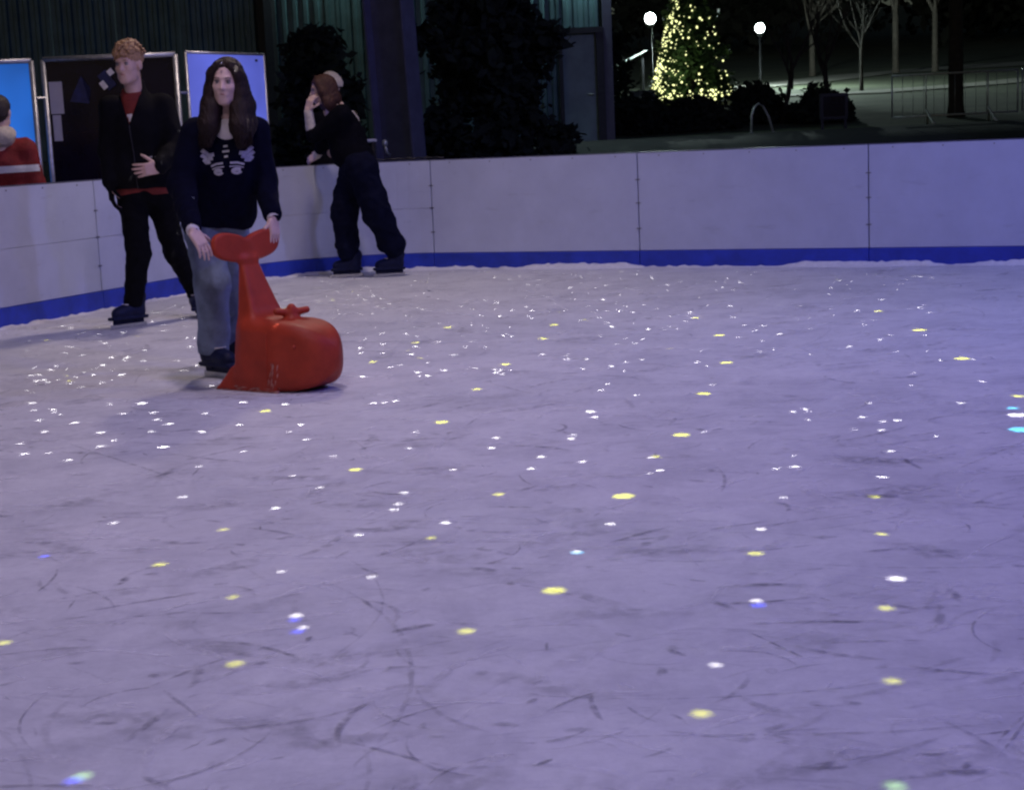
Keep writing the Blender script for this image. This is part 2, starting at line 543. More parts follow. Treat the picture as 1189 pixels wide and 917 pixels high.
def head_solid(S, c, F, s=1.0, ears=True, soft=1.0):
    L = lambda x, y, z: np.array(c) + F @ (V(x, y, z) * s)
    S.ell(L(0, -0.012, 0.035), V(0.076, 0.096, 0.090) * s, F, 0.02)
    S.ell(L(0, 0.028, -0.035), V(0.058, 0.066, 0.082) * s, F, 0.03)
    S.cap(L(-0.014, 0.066, -0.092), L(0.014, 0.066, -0.092), 0.022 * s, k=0.025)
    S.cap(L(-0.036, 0.03, -0.068), L(0.036, 0.03, -0.068), 0.030 * s, k=0.025)
    for q in (-1, 1):
        S.ell(L(q * 0.034, 0.060, -0.018), V(0.026, 0.026, 0.024) * s, F, 0.02)
        S.ell(L(q * 0.031, 0.103, 0.012), V(0.019, 0.017, 0.012) * s, F, 0.012, cut=True)
        if ears: S.ell(L(q * 0.077, -0.005, -0.002), V(0.012, 0.024, 0.034) * s, F, 0.008)
    S.cap(L(-0.034, 0.081, 0.032), L(0.034, 0.081, 0.032), 0.011 * s * soft, k=0.012)
    S.cap(L(0, 0.088, 0.012), L(0, 0.106, -0.022), 0.008 * s * soft, 0.0125 * s * soft, k=0.010)
    S.cap(L(-0.009, 0.093, -0.026), L(0.009, 0.093, -0.026), 0.009 * s * soft, k=0.008)
    S.cap(L(-0.018, 0.083, -0.057), L(0.018, 0.083, -0.057), 0.010 * s, k=0.010)
    return L

def face_parts(c, F, parent, s=1.0, brow='hair_brown'):
    L = lambda x, y, z: Vector(np.array(c) + F @ (V(x, y, z) * s))
    for q in (-1, 1):
        e = MB().ball(L(q * 0.031, 0.078, 0.012), 0.0125 * s, 12, 8).build('eye', M['eye'], parent, True)
        MB().ball(L(q * 0.030, 0.0868, 0.011), 0.0052 * s, 8, 6).build('iris', M['iris'], e, True)
        MB().tube([L(q * 0.015, 0.093, 0.031), L(q * 0.032, 0.092, 0.036), L(q * 0.047, 0.082, 0.031)], [0.0022 * s, 0.0028 * s, 0.0014 * s], 6).build('eyebrow', M[brow], parent, True)
        MB().tube([L(q * 0.017, 0.086, 0.016), L(q * 0.031, 0.0905, 0.021), L(q * 0.044, 0.083, 0.016)], [0.0016 * s, 0.0024 * s, 0.0016 * s], 6).build('eyelid', M['iris'], parent, True)
    MB().tube([L(-0.021, 0.085, -0.056), L(-0.006, 0.0945, -0.0535), L(0, 0.094, -0.055), L(0.006, 0.0945, -0.0535), L(0.021, 0.085, -0.056)], [0.002 * s, 0.0046 * s, 0.0042 * s, 0.0046 * s, 0.002 * s], 6).build('lips', M['lip'], parent, True)

def hand_solid(S, wrist, direc, side, curl=0.5, s=1.0, spread=0.06, thumb=0.5, right=False):
    """palm plus five unequal bent fingers; side points to the thumb, palm faces direc x side"""
    w = np.array(wrist, float); d = unit(direc); sd = unit(np.array(side) - np.dot(side, d) * d); pn = np.cross(d, sd) * (-1 if right else 1)
    F = np.array([sd, d, pn]).T
    S.box(w + d * 0.048 * s, V(0.040, 0.048, 0.0135) * s, F, 0.012 * s, 0.012)
    S.ell(w + d * 0.03 * s + sd * 0.026 * s + pn * 0.008 * s, V(0.016, 0.03, 0.014) * s, F, 0.012)
    for i, ln in enumerate((0.92, 1.0, 0.94, 0.76)):
        off = (0.0305 - 0.0205 * i)
        p = w + d * (0.090 - 0.004 * abs(i - 1.2)) * s + sd * off * s
        a = -spread * (i - 1.3)
        base = unit(d * math.cos(a) + sd * math.sin(a))
        ang = curl * 0.55 * (1 + 0.12 * i)
        for sl, r1, r2 in ((0.042, 0.0092, 0.0086), (0.027, 0.0086, 0.0078), (0.022, 0.0078, 0.0068)):
            dr = base * math.cos(ang) + pn * math.sin(ang)
            q = p + dr * sl * ln * s
            S.cap(p, q, r1 * s, r2 * s, 0.003)
            p = q; ang += curl * 0.85
    p = w + d * 0.025 * s + sd * 0.030 * s + pn * 0.004 * s
    for sl, t, r1, r2 in ((0.038, 0.0, 0.0125, 0.0105), (0.030, thumb * 0.5, 0.0105, 0.0095), (0.024, thumb, 0.0095, 0.0075)):
        dr = unit(sd * (0.75 - t * 0.6) + d * (0.65 + 0.2 * t) + pn * (0.25 + t * 0.7))
        q = p + dr * sl * s
        S.cap(p, q, r1 * s, r2 * s, 0.004)
        p = q

def skate(ankle, toe, parent, shaft=0.16):
    """stiff boot with cuff, sole, holder and steel runner standing on the ice (z = 0)"""
    a = np.array(ankle, float)
    f = np.array([toe[0] - a[0], toe[1] - a[1], 0.0]); f = unit(f)
    F = frame(f)
    up = V(0, 0, 1)
    z0 = 0.062
    g = V(a[0], a[1], 0)
    S = Solid(0.0065)
    S.cap(g + up * (z0 + 0.06) - f * 0.02, a + up * shaft - f * 0.035, 0.052, 0.060, 0.02)
    S.cap(g + up * (z0 + 0.045) - f * 0.035, g + up * (z0 + 0.04) + f * 0.135, 0.044, 0.040, 0.03)
    S.cap(g + up * (z0 + 0.075) + f * 0.03, g + up * (z0 + 0.05) + f * 0.11, 0.043, 0.036, 0.03)
    S.box(g + up * (z0 + 0.008) + f * 0.05, (0.043, 0.142, 0.012), F, 0.009, 0.006)
    S.box(g + up * (z0 - 0.052) + f * 0.05, (0.2, 0.3, 0.045), F, 0.0, 0.002, cut=True)
    b = link('boot', S.mesh('boot'), M['boot'], parent)
    R = Matrix([list(r) for r in F])
    hold = MB()
    hold.box(g + up * 0.043 + f * 0.05, (0.014, 0.245, 0.030), R, 0.004)
    hold.box(g + up * 0.049 + f * 0.13, (0.034, 0.07, 0.016), R, 0.004)
    hold.box(g + up * 0.049 - f * 0.03, (0.034, 0.06, 0.016), R, 0.004)
    hold.build('blade_holder', M['boot'], b)
    MB().box(g + up * 0.016 + f * 0.05, (0.0045, 0.285, 0.030), R).build('blade', M['blade'], b)
    lc = MB()
    for i in range(4):
        p = g + up * (z0 + 0.10 + i * 0.026) + f * (0.078 - i * 0.022)
        lc.tube([p - F[:, 0] * 0.036 + f * -0.012, p + f * 0.006, p + F[:, 0] * 0.036 + f * -0.012], 0.0042, 5)
    lc.build('lace', M['shirt_white'], b, True)
    return b

# ================================================================== the setting
D1 = Vector((0.918, -0.396, 0)).normalized()      # along the far boards
D2 = Vector((0.396, 0.918, 0)).normalized()       # along the left boards
S0 = Vector((-0.657, 15.0, 0))                    # where the corner curve meets the far boards
RC = 1.26                                         # corner radius
CC = S0 - D2 * RC                                 # corner centre
T0 = CC - D1 * RC                                 # where the curve meets the left boards
PL = 1.98                                         # panel length

def terrain(x, y):
    t = min(max((y - 18.0) / 6.0, 0), 1)
    z = -0.06 + 1.01 * t * t * (3 - 2 * t)
    if y > 24: z += 0.045 * (y - 24)
    if y > 62: z += 0.03 * (y - 62)
    z += 0.10 * math.sin(x * 0.21 + 1.3) * math.sin(y * 0.17) * min(max((y - 22) / 10, 0), 1)
    return z

def sheet(name, xs, ys, zf, mt, kind='structure'):
    v = [(x, y, zf(x, y)) for y in ys for x in xs]
    n = len(xs)
    f = [(j * n + i, j * n + i + 1, (j + 1) * n + i + 1, (j + 1) * n + i) for j in range(len(ys) - 1) for i in range(n - 1)]
    me = bpy.data.meshes.new(name)
    me.from_pydata(v, [], f); me.update()
    return tag(link(name, me, mt, None, True), kind=kind)

xs = [-300, -160, -80] + [-40 + 2 * i for i in range(51)] + [100, 180, 300]
ys = [-60, -30, -10, 0, 8, 14] + [17 + i for i in range(60)] + [80, 90, 110, 140, 190, 280]
sheet('ground', xs, ys, terrain, M['grass'])

def ribbon(name, pts, width, mt, lift, sub=3):
    v, f = [], []
    P = [Vector(p + (0,)) for p in pts]
    Q = []
    for a, b in zip(P[:-1], P[1:]):
        for k in range(8): Q.append(a.lerp(b, k / 8))
    Q.append(P[-1])
    for i, p in enumerate(Q):
        t = (Q[min(i + 1, len(Q) - 1)] - Q[max(i - 1, 0)]).normalized()
        nrm = Vector((-t.y, t.x, 0))
        for k in range(sub + 1):
            q = p + nrm * width * (k / sub - 0.5)
            v.append((q.x, q.y, terrain(q.x, q.y) + lift))
    n = sub + 1
    for i in range(len(Q) - 1):
        for k in range(sub): f.append((i * n + k, i * n + k + 1, (i + 1) * n + k + 1, (i + 1) * n + k))
    me = bpy.data.meshes.new(name); me.from_pydata(v, [], f); me.update()
    return tag(link(name, me, mt, None, True), kind='structure')

ribbon('path', [(1.5, 40.5), (9.1, 41.8), (16.4, 50.5), (30, 58)], 1.5, M['path'], 0.03)
ribbon('path', [(2, 47), (6.5, 50), (13, 60), (24, 66), (40, 72)], 2.4, M['path'], 0.03)
ribbon('pavement', [(-16, 21.4), (0, 22.0), (9, 22.4), (24, 23.0)], 6.6, M['asphalt'], 0.03, 14)

# ice sheet filling the rink
A_end = T0 - D2 * 26
B_end = S0 + D1 * 20
rim = [A_end, T0]
for i in range(1, 24):
    a = math.pi / 2 * i / 24
    rim.append(CC - D1 * RC * math.cos(a) + D2 * RC * math.sin(a))
rim += [S0, B_end, A_end + D1 * (20 + RC) + D2 * 0]
bm = bmesh.new()
top = [bm.verts.new((p.x, p.y, 0)) for p in rim]
bot = [bm.verts.new((p.x, p.y, -0.055)) for p in rim]
bm.faces.new(top[::-1]); bm.faces.new(bot)
for i in range(len(rim)):
    j = (i + 1) % len(rim)
    bm.faces.new((top[i], top[j], bot[j], bot[i]))
bmesh.ops.recalc_face_normals(bm, faces=bm.faces[:])
me = bpy.data.meshes.new('ice'); bm.to_mesh(me); bm.free()
tag(link('ice', me, M['ice']), kind='structure')

def inside_rink(x, y, margin=0.12):
    p = Vector((x, y, 0)) - CC
    a, b = p.dot(D1), p.dot(D2)
    if b > RC - margin or a < -RC + margin: return False
    if a < 0 and b > 0 and math.hypot(a, b) > RC - margin: return False
    return True

# skate marks: thousands of shallow curved cuts nobody could count
def skate_marks():
    r = random.Random(5)
    v, f, wear, tone = [], [], [], []
    def stroke(x, y, ang, ln, w, bend, dark, n=9, pale=0.0):
        if not inside_rink(x, y, 0.15): return
        z = 0.0016 + r.random() * 0.0012
        px, py, a = x, y, ang
        base = len(v)
        for i in range(n):
            t = i / (n - 1)
            ww = w * (0.35 + 0.65 * math.sin(math.pi * min(max(t * 0.9 + 0.05, 0), 1))) * (0.8 + 0.4 * r.random())
            nx, ny = -math.sin(a), math.cos(a)
            al = dark * math.sin(math.pi * t) ** 0.6 if 0 < t < 1 else 0.0
            for k, o in enumerate((-1, -0.35, 0.35, 1)):
                v.append((px + nx * ww * o, py + ny * ww * o, z))
                wear.append(al if k in (1, 2) else 0.0); tone.append(pale)
            px += math.cos(a) * ln / n; py += math.sin(a) * ln / n
            a += bend / n + (r.random() - 0.5) * 0.10
        for i in range(n - 1):
            for k in range(3):
                b = base + i * 4 + k
                f.append((b, b + 1, b + 5, b + 4))
    for i in range(3400):
        d = 2.4 + 12.6 * r.random() ** 1.15
        x = (r.random() * 2 - 1) * (0.9 + d * 0.36)
        ang = r.gauss(0.1, 0.75) + (math.pi if r.random() < 0.5 else 0)
        ln = 0.05 + 0.45 * r.random() ** 2.4
        stroke(x, d, ang, ln, 0.005 + 0.016 * r.random() ** 2.2, r.gauss(0, 0.9), 0.12 + 0.50 * r.random() ** 2.0)
    for i in range(340):                                     # broad scuffed patches where skaters stopped
        d = 2.5 + 11 * r.random()
        x = (r.random() * 2 - 1) * (0.9 + d * 0.34)
        stroke(x, d, r.gauss(0.15, 0.5), 0.15 + 0.4 * r.random(), 0.025 + 0.06 * r.random(), r.gauss(0, 0.5), 0.08 + 0.18 * r.random())
    for i in range(70):                                      # long gliding arcs
        d = 2.8 + 10 * r.random()
        x = (r.random() * 2 - 1) * (0.8 + d * 0.33)
        stroke(x, d, r.gauss(0, 0.6), 0.8 + 1.0 * r.random(), 0.005 + 0.005 * r.random(), r.gauss(0, 0.8), 0.14 + 0.24 * r.random(), 26)
    for i in range(1900):                                    # pale shaved edges of fresh cuts
        d = 2.4 + 12.4 * r.random() ** 1.1
        x = (r.random() * 2 - 1) * (0.9 + d * 0.36)
        stroke(x, d, r.gauss(0.1, 0.7) + (math.pi if r.random() < 0.5 else 0), 0.06 + 0.5 * r.random() ** 2, 0.006 + 0.03 * r.random() ** 2.5, r.gauss(0, 0.8), 0.15 + 0.35 * r.random(), 9, 1.0)
    me = bpy.data.meshes.new('skate_marks')
    me.from_pydata(v, [], f); me.update()
    at = me.attributes.new('wear', 'FLOAT', 'POINT')
    at.data.foreach_set('value', wear)
    at2 = me.attributes.new('tone', 'FLOAT', 'POINT')
    at2.data.foreach_set('value', tone)
    tag(link('skate_marks', me, M['marks']), 'grey curved skate scratches all over the ice', 'scratches', kind='stuff')
skate_marks()

# ------------------------------------------------------------------ rink boards
def track(s):
    """point and inward normal at distance s along the board line (s = 0 where the curve ends, negative round the corner)"""
    arc = RC * math.pi / 2
    if s >= 0: return S0 + D1 * s, -D2
    if s <= -arc: return T0 + D2 * (s + arc), D1
    a = -s / RC
    o = D2 * math.cos(a) - D1 * math.sin(a)
    return CC + o * RC, -o

def wall_strip(mb, s0, s1, z0, z1, d_in, d_out, n):
    """solid strip of boarding; d_in / d_out are offsets outward from the ice line"""
    rows = []
    for i in range(n + 1):
        p, nn = track(s0 + (s1 - s0) * i / n)
        rows.append([p - nn * d_in + Vector((0, 0, z0)), p - nn * d_in + Vector((0, 0, z1)), p - nn * d_out + Vector((0, 0, z1)), p - nn * d_out + Vector((0, 0, z0))])
    v = [q for r in rows for q in r]; f = []
    for i in range(n):
        for k in range(4):
            f.append((i * 4 + k, i * 4 + (k + 1) % 4, (i + 1) * 4 + (k + 1) % 4, (i + 1) * 4 + k))
    f.append((0, 3, 2, 1)); f.append((n * 4, n * 4 + 1, n * 4 + 2, n * 4 + 3))
    mb.add(v, [q[::-1] for q in f])

arc = RC * math.pi / 2
barrier = empty('rink_barrier', S0, 'long white board barrier with blue kick strip round the ice', 'barrier')
seams = [-arc - k * PL for k in (4, 3, 2, 1, 0)] + [k * PL for k in range(0, 8)]
for a, b in zip(seams[:-1], seams[1:]):
    n = 18 if (a >= -arc - 0.01 and b <= 0.01) else 1
    g = 0.0045
    split = b <= 0.01
    cuts = [(0.150, 0.555), (0.5568, 0.985)] if split else [(0.150, 0.985)]
    for z0, z1 in cuts:
        mb = MB(); wall_strip(mb, a + g, b - g, z0, z1, 0.006, 0.040, n); pn = mb.build('board_panel', M['board'], barrier)
        bv = pn.modifiers.new('edge', 'BEVEL'); bv.width = 0.003; bv.segments = 2; bv.limit_method = 'ANGLE'
    mb = MB(); wall_strip(mb, a + 0.002, b - 0.002, -0.03, 0.147, -0.004, 0.040, n)
    kp = mb.build('kick_plate', M['kick'], barrier)
    bv = kp.modifiers.new('edge', 'BEVEL'); bv.width = 0.004; bv.segments = 2; bv.limit_method = 'ANGLE'
    mb = MB(); wall_strip(mb, a + 0.03, b - 0.03, -0.03, 0.97, 0.043, 0.075, n); mb.build('back_frame', M['dark'], barrier)
    mb = MB(); wall_strip(mb, a + 0.004, b - 0.004, 0.986, 0.994, 0.012, 0.074, n); mb.build('cap_rail', M['column'], barrier)
    for k in range(5):
        s = a + (b - a) * (k + 0.5) / 5
        p, nn = track(s)
        Rm = Matrix((nn.cross(Vector((0, 0, 1))), nn, Vector((0, 0, 1)))).transposed()
        MB().box(p - nn * 0.0045 + Vector((0, 0, 0.962)), (0.012, 0.005, 0.010), Rm, 0.0015).build('screw', M['bolt'], barrier)
for s in seams[1:-1]:
    p, nn = track(s)
    Rm = Matrix((nn.cross(Vector((0, 0, 1))), nn, Vector((0, 0, 1)))).transposed()
    MB().box(p - nn * 0.056 + Vector((0, 0, 0.48)), (0.058, 0.024, 0.96), Rm).build('joint_post', M['dark'], barrier)
    for z in (0.34, 0.56, 0.76):
        MB().box(p - nn * 0.004 + Vector((0, 0, z)), (0.046, 0.006, 0.010), Rm, 0.002).build('hinge_plate', M['bolt'], barrier)

# snow scraped up against the kick plates
def snow_ridge():
    v, f = [], []
    r = random.Random(3)
    s = seams[0]; row = 0
    hgt, wid = 0.02, 0.08
    while s < seams[-1]:
        p, nn = track(s)
        hgt = min(max(hgt + r.gauss(0, 0.006), 0.006), 0.042); wid = min(max(wid + r.gauss(0, 0.015), 0.04), 0.17)
        for o, z in ((-0.004, hgt), (0.012, hgt * (0.9 + 0.3 * r.random())), (0.03, hgt * 0.55), (wid * 0.6, hgt * 0.22), (wid, 0.0)):
            q = p + nn * (o + 0.004)
            v.append((q.x, q.y, z + 0.0012))
        row += 1; s += 0.035
    for i in range(row - 1):
        for k in range(4): f.append((i * 5 + k, i * 5 + k + 1, (i + 1) * 5 + k + 1, (i + 1) * 5 + k))
    for k in range(260):                                   # loose crumbs
        p, nn = track(seams[0] + (seams[-1] - seams[0]) * r.random())
        q = p + nn * (0.03 + 0.28 * r.random() ** 2)
        e = 0.004 + 0.012 * r.random()
        n0 = len(v)
        v += [(q.x - e, q.y, 0.001), (q.x, q.y - e, 0.001), (q.x + e, q.y, 0.001), (q.x, q.y + e, 0.001), (q.x, q.y, e)]
        f += [(n0, n0 + 1, n0 + 4), (n0 + 1, n0 + 2, n0 + 4), (n0 + 2, n0 + 3, n0 + 4), (n0 + 3, n0, n0 + 4)]
    me = bpy.data.meshes.new('snow_ridge'); me.from_pydata(v, [], f); me.update()
    tag(link('snow_ridge', me, M['snow'], None, True), 'scraped snow lying along the foot of the blue strip', 'snow', kind='stuff')
snow_ridge()

# ------------------------------------------------------------------ roof steel, floodlights, star projector
def ibeam(mb, a, b, depth, width, wdir, th=0.02):
    """I-section from a to b: two flanges and a web, wdir = direction across the flanges' faces"""
    a, b = Vector(a), Vector(b)
    t = (b - a).normalized(); w = Vector(wdir); w = (w - t * w.dot(t)).normalized(); n = t.cross(w)
    R = Matrix((w, n, t)).transposed()
    c, L = (a + b) / 2, (b - a).length
    mb.box(c, (depth - 2 * th, th * 0.7, L), R)
    for q in (-1, 1): mb.box(c + w * q * (depth - th) / 2, (th, width, L), R)

col_base, col_top = Vector((-1.00, 17.0, -0.06)), Vector((-1.20, 17.0, 6.3))
cl = empty('steel_column', col_base, 'tall leaning steel column standing just behind the rink corner', 'column')
tt = (col_top - col_base).normalized()
wd = Vector((0.86, -0.50, 0)); wd = (wd - tt * wd.dot(tt)).normalized(); nd = tt.cross(wd)
Rc = Matrix((wd, nd, tt)).transposed()
cc, cL = (col_base + col_top) / 2, (col_top - col_base).length
MB().box(cc, (0.42, 0.016, cL), Rc).build('web', M['column'], cl)
MB().box(cc - wd * 0.222, (0.022, 0.24, cL), Rc, 0.003).build('flange', M['column'], cl)
MB().box(cc + wd * 0.222, (0.022, 0.24, cL), Rc, 0.003).build('flange', M['column'], cl)
MB().box(col_base + Vector((0, 0, 0.012)), (0.62, 0.4, 0.024), None, 0.004).build('base_plate', M['column'], cl)
col2 = empty('steel_column', (6.3, 15.2, -0.06), 'upright steel column outside the far boards right of the frame', 'column')
mb = MB(); ibeam(mb, (6.3, 15.2, -0.06), (6.3, 15.2, 6.3), 0.42, 0.24, (1, 0, 0)); mb.build('shaft', M['column'], col2)
for bx, y1, side in ((-1.15, 17.0, 'nearer the rink corner'), (6.1, 15.2, 'over the right half of the ice')):
    rb = empty('roof_beam', (bx, y1, 6.3), 'steel roof beam overhead, ' + side, 'beam', 'roof beams over the rink')
    mb = MB(); ibeam(mb, (bx, y1 + 0.3, 6.52), (bx, -6, 6.52), 0.4, 0.22, (0, 0, 1)); mb.build('girder', M['column'], rb)
xb_ = empty('cross_beam', (2.4, 9.0, 6.3), 'steel cross beam overhead carrying the star projector', 'beam')
mb = MB(); ibeam(mb, (-1.02, 9.0, 6.52), (5.98, 9.0, 6.52), 0.26, 0.16, (0, 0, 1)); mb.build('girder', M['column'], xb_)

for i, (pos, aim, colr, watts) in enumerate(FLOODS):
    P, A = Vector(pos), Vector(aim)
    d = (A - P).normalized()
    where = ['warm floodlight over the far left corner', 'lavender floodlight above the left middle of the ice', 'lavender floodlight above the near left ice', 'violet floodlight above the far right boards', 'blue violet floodlight above the right middle ice', 'blue violet floodlight above the near right ice'][i]
    e = empty('floodlight', pos, where + ', hung from the roof beam', 'floodlight', 'rink floodlights')
    q = d.to_track_quat('-Z', 'Y').to_matrix()
    MB().box(P - d * 0.07, (0.46, 0.32, 0.12), q, 0.012).build('housing', M['dark'], e)
    MB().box(P - d * 0.004, (0.40, 0.26, 0.008), q).build('lens', M['flood_lens'], e)
    bmx = -1.15 if P.x < 2 else 6.1
    MB().tube([P - d * 0.10, Vector((bmx, P.y, 6.0)), Vector((bmx, P.y, 6.36))], 0.022, 6).build('bracket', M['dark'], e)
    lt = bpy.data.lights.new('floodlight_lamp', 'SPOT')
    lt.energy = watts; lt.color = colr; lt.spot_size = math.radians(128 if P.x < 2 else 150); lt.spot_blend = 0.9; lt.shadow_soft_size = 0.22
    lo = bpy.data.objects.new('floodlight_lamp', lt); COL.objects.link(lo)
    lo.location = P + d * 0.26; lo.rotation_euler = d.to_track_quat('-Z', 'Y').to_euler()
    lo.parent = e; lo.matrix_parent_inverse = Matrix.Translation(e.location).inverted()

# spots of coloured light thrown on the ice: x, y, radius in mm, by filter colour
DOTS = {
    'y': [(-0.60,6.02,25), (-0.31,6.96,29), (0.36,5.38,37), (0.67,6.43,34), (0.88,7.41,32), (1.11,8.35,31), (2.35,9.30,41), (2.27,8.14,38), (0.09,4.28,32), (-0.14,3.95,21), (-0.69,3.77,21), (0.37,3.30,22), (0.81,3.45,19), (0.92,3.99,19), (0.68,4.57,21), (1.08,4.73,16), (1.17,5.21,18), (-1.07,4.74,20), (-0.79,4.35,15), (-0.95,5.15,14), (-1.32,4.02,18), (-0.27,4.92,15), (-0.06,5.49,18), (0.53,6.02,16), (-0.17,7.83,21), (-0.03,8.64,24), (-0.56,9.72,25), (-1.14,7.46,23), (2.19,6.98,25), (0.29,10.32,29), (1.22,9.46,31), (-0.39,10.43,27), (2.34,10.30,30), (0.20,9.66,24), (1.19,10.36,25), (-0.76,8.96,20)],
    'w': [(-1.18,5.67,14), (-1.34,5.31,14), (-0.82,5.43,17), (-0.70,5.73,14), (-0.50,5.00,15), (-0.69,4.60,12), (-0.42,4.50,14), (-0.23,5.11,17), (-0.39,5.58,16), (-0.40,5.41,16), (-0.41,5.33,13), (-0.23,5.94,13), (-0.09,6.33,16), (-0.07,6.54,14), (0.06,5.90,15), (0.10,6.11,16), (0.23,6.45,16), (0.29,5.00,17), (0.52,5.77,17), (0.74,4.85,17), (0.88,5.26,11), (0.44,3.61,16), (1.26,5.50,19), (1.01,4.25,28), (1.00,5.73,18), (0.93,5.71,12), (1.39,5.93,15), (-1.45,6.66,23), (-2.34,9.31,22), (-2.30,8.93,16), (-2.54,8.82,18), (-2.13,8.88,21), (-1.92,8.15,17), (-2.38,8.01,19), (-2.21,7.78,18), (-2.19,7.47,16), (-2.00,7.36,22), (-2.08,7.16,16), (-1.81,7.07,19), (-1.73,6.74,17), (-2.11,6.88,16), (-2.02,6.64,17), (-1.92,6.63,13), (-1.79,6.46,17), (-1.82,7.56,15), (-1.68,7.55,18), (-1.54,7.22,19), (-1.58,7.04,14), (-1.42,7.46,15), (-1.35,6.98,18), (-1.80,8.57,18), (-1.07,7.63,20), (-1.21,7.12,16), (-0.93,7.05,18), (-1.29,7.74,18), (-0.59,4.15,20), (-0.56,4.04,14), (0.61,4.10,19), (2.05,6.54,45), (1.19,6.84,16), (1.25,6.89,15), (1.54,6.97,14), (1.44,6.65,14), (1.50,6.53,15), (1.56,6.54,17), (1.45,6.35,15), (-1.92,8.31,17), (-1.62,7.35,15), (-0.65,7.55,17), (-0.60,7.56,15), (-0.55,7.59,17), (-0.49,8.49,17), (-0.43,8.35,19), (-0.35,8.52,19), (-1.80,7.85,27), (0.34,7.06,25), (0.35,6.92,16), (0.24,6.53,13), (0.17,4.68,13)],
    'b': [(-0.59,4.11,14), (-0.57,4.01,16), (0.61,4.06,17), (-1.46,4.90,14), (-0.90,3.08,18)],
    'c': [(1.97,6.23,51), (0.17,4.67,17), (2.08,6.70,24), (-2.05,8.41,23)],
    'g': [(-0.89,3.10,20), (0.68,2.88,20)],
}

def star_projector():
    P = Vector(PROJECTOR_POS); GAP = 0.30
    r = random.Random(21)
    pts = [(x, y, rad / 1000 * (0.72 if c == 'w' else 0.92), c) for c in DOTS for x, y, rad in DOTS[c]]
    # the many faint specks of the far half of the ice
    for i in range(560):
        for k in range(20):
            d = 8.2 + 6.6 * r.random() ** 0.85
            x = (-0.30 + 0.56 * r.random()) * d if r.random() < 0.78 else (-0.30 + 0.20 * r.random()) * d
            if inside_rink(x, d, 0.25): break
        pts.append((x, d, 0.0055 + 0.009 * r.random() ** 2, 'y' if r.random() < 0.05 else 'w'))
    for i in range(45):
        d = 5.6 + 3.2 * r.random(); x = (-0.3 + 0.6 * r.random()) * d
        pts.append((x, d, 0.006 + 0.005 * r.random(), 'w'))
    K = 1000.0
    verts, faces, cols = [], [], []
    HALF = 0.48 * K
    frame_v = [(-HALF, -HALF), (HALF, -HALF), (HALF, HALF), (-HALF, HALF)]
    for v in frame_v: verts.append(Vector(v))
    for x, y, rad, c in pts:
        n = 10 if rad > 0.016 else 7
        idx = []
        for k in range(n):
            a = 2 * math.pi * k / n
            X, Y = x + rad * 1.05 * math.cos(a), y + rad * 1.1 * math.sin(a)
            h = ((X - P.x) * GAP / P.z * K, (Y - P.y) * GAP / P.z * K)
            idx.append(len(verts)); verts.append(Vector(h))
        faces.append(idx); cols.append(c)
    ov, oe, of, _, _, orig = delaunay_2d_cdt(verts, [(0, 1), (1, 2), (2, 3), (3, 0)], faces, 0, 1e-4, True)
    zp = P.z - GAP
    e = empty('star_projector', (P.x, P.y, 5.3), 'boxy star projector hung from the cross beam above the ice', 'projector')
    parts = {'plate': [], 'y': [], 'b': [], 'c': [], 'g': []}
    for q, o in zip(of, orig):
        if not o: parts['plate'].append(q)
        else:
            c = cols[o[-1]]
            if c in parts: parts[c].append(q)
    co = [(P.x + v.x / K, P.y + v.y / K, zp) for v in ov]
    tint = {'y': (0.46, 0.48, 0.004), 'b': (0.02, 0.05, 0.85), 'c': (0.05, 0.45, 0.70), 'g': (0.28, 0.55, 0.16)}
    for c, fs in parts.items():
        me = bpy.data.meshes.new('perforated_plate' if c == 'plate' else 'colour_filter')
        me.from_pydata(co, [], fs); me.update()
        if c == 'plate': mt = M['dark']
        else:
            mt = bpy.data.materials.new('filter_gel_' + {'y': 'yellow', 'b': 'blue', 'c': 'cyan', 'g': 'green'}[c]); mt.use_nodes = True
            nt = mt.node_tree; nt.nodes.clear()
            oo = nt.nodes.new('ShaderNodeOutputMaterial'); tb = nt.nodes.new('ShaderNodeBsdfTransparent')
            tb.inputs[0].default_value = tint[c] + (1,)
            nt.links.new(tb.outputs[0], oo.inputs[0])
        bmx = bmesh.new(); bmx.from_mesh(me)
        bmesh.ops.delete(bmx, geom=[v for v in bmx.verts if not v.link_faces], context='VERTS')
        bmx.to_mesh(me); bmx.free()
        o = link(me.name, me, mt, e)
        if c != 'plate': tag(o, kind='stuff')
    h = HALF / K
    mb = MB()
    zt, zb = P.z + 0.16, zp - 0.02
    for sx, sy, w, l in ((-1, 0, 0.02, 2 * h + 0.04), (1, 0, 0.02, 2 * h + 0.04), (0, -1, 2 * h, 0.02), (0, 1, 2 * h, 0.02)):
        mb.box((P.x + sx * (h + 0.01), P.y + sy * (h + 0.01), (zt + zb) / 2), (w, l, zt - zb))
    mb.box((P.x, P.y, zt + 0.011), (2 * h + 0.04, 2 * h + 0.04, 0.02))
    mb.build('housing', M['dark'], e)
    MB().tube([(P.x, P.y, zt + 0.02), (P.x, P.y, 6.40)], 0.03, 8).build('hanger', M['dark'], e)
    lt = bpy.data.lights.new('projector_lamp', 'POINT')
    lt.energy = PROJECTOR_WATTS; lt.color = (1.0, 0.96, 0.92); lt.shadow_soft_size = 0.0007
    lo = bpy.data.objects.new('projector_lamp', lt); COL.objects.link(lo)
    lo.location = P; lo.parent = e; lo.matrix_parent_inverse = Matrix.Translation(e.location).inverted()
star_projector()

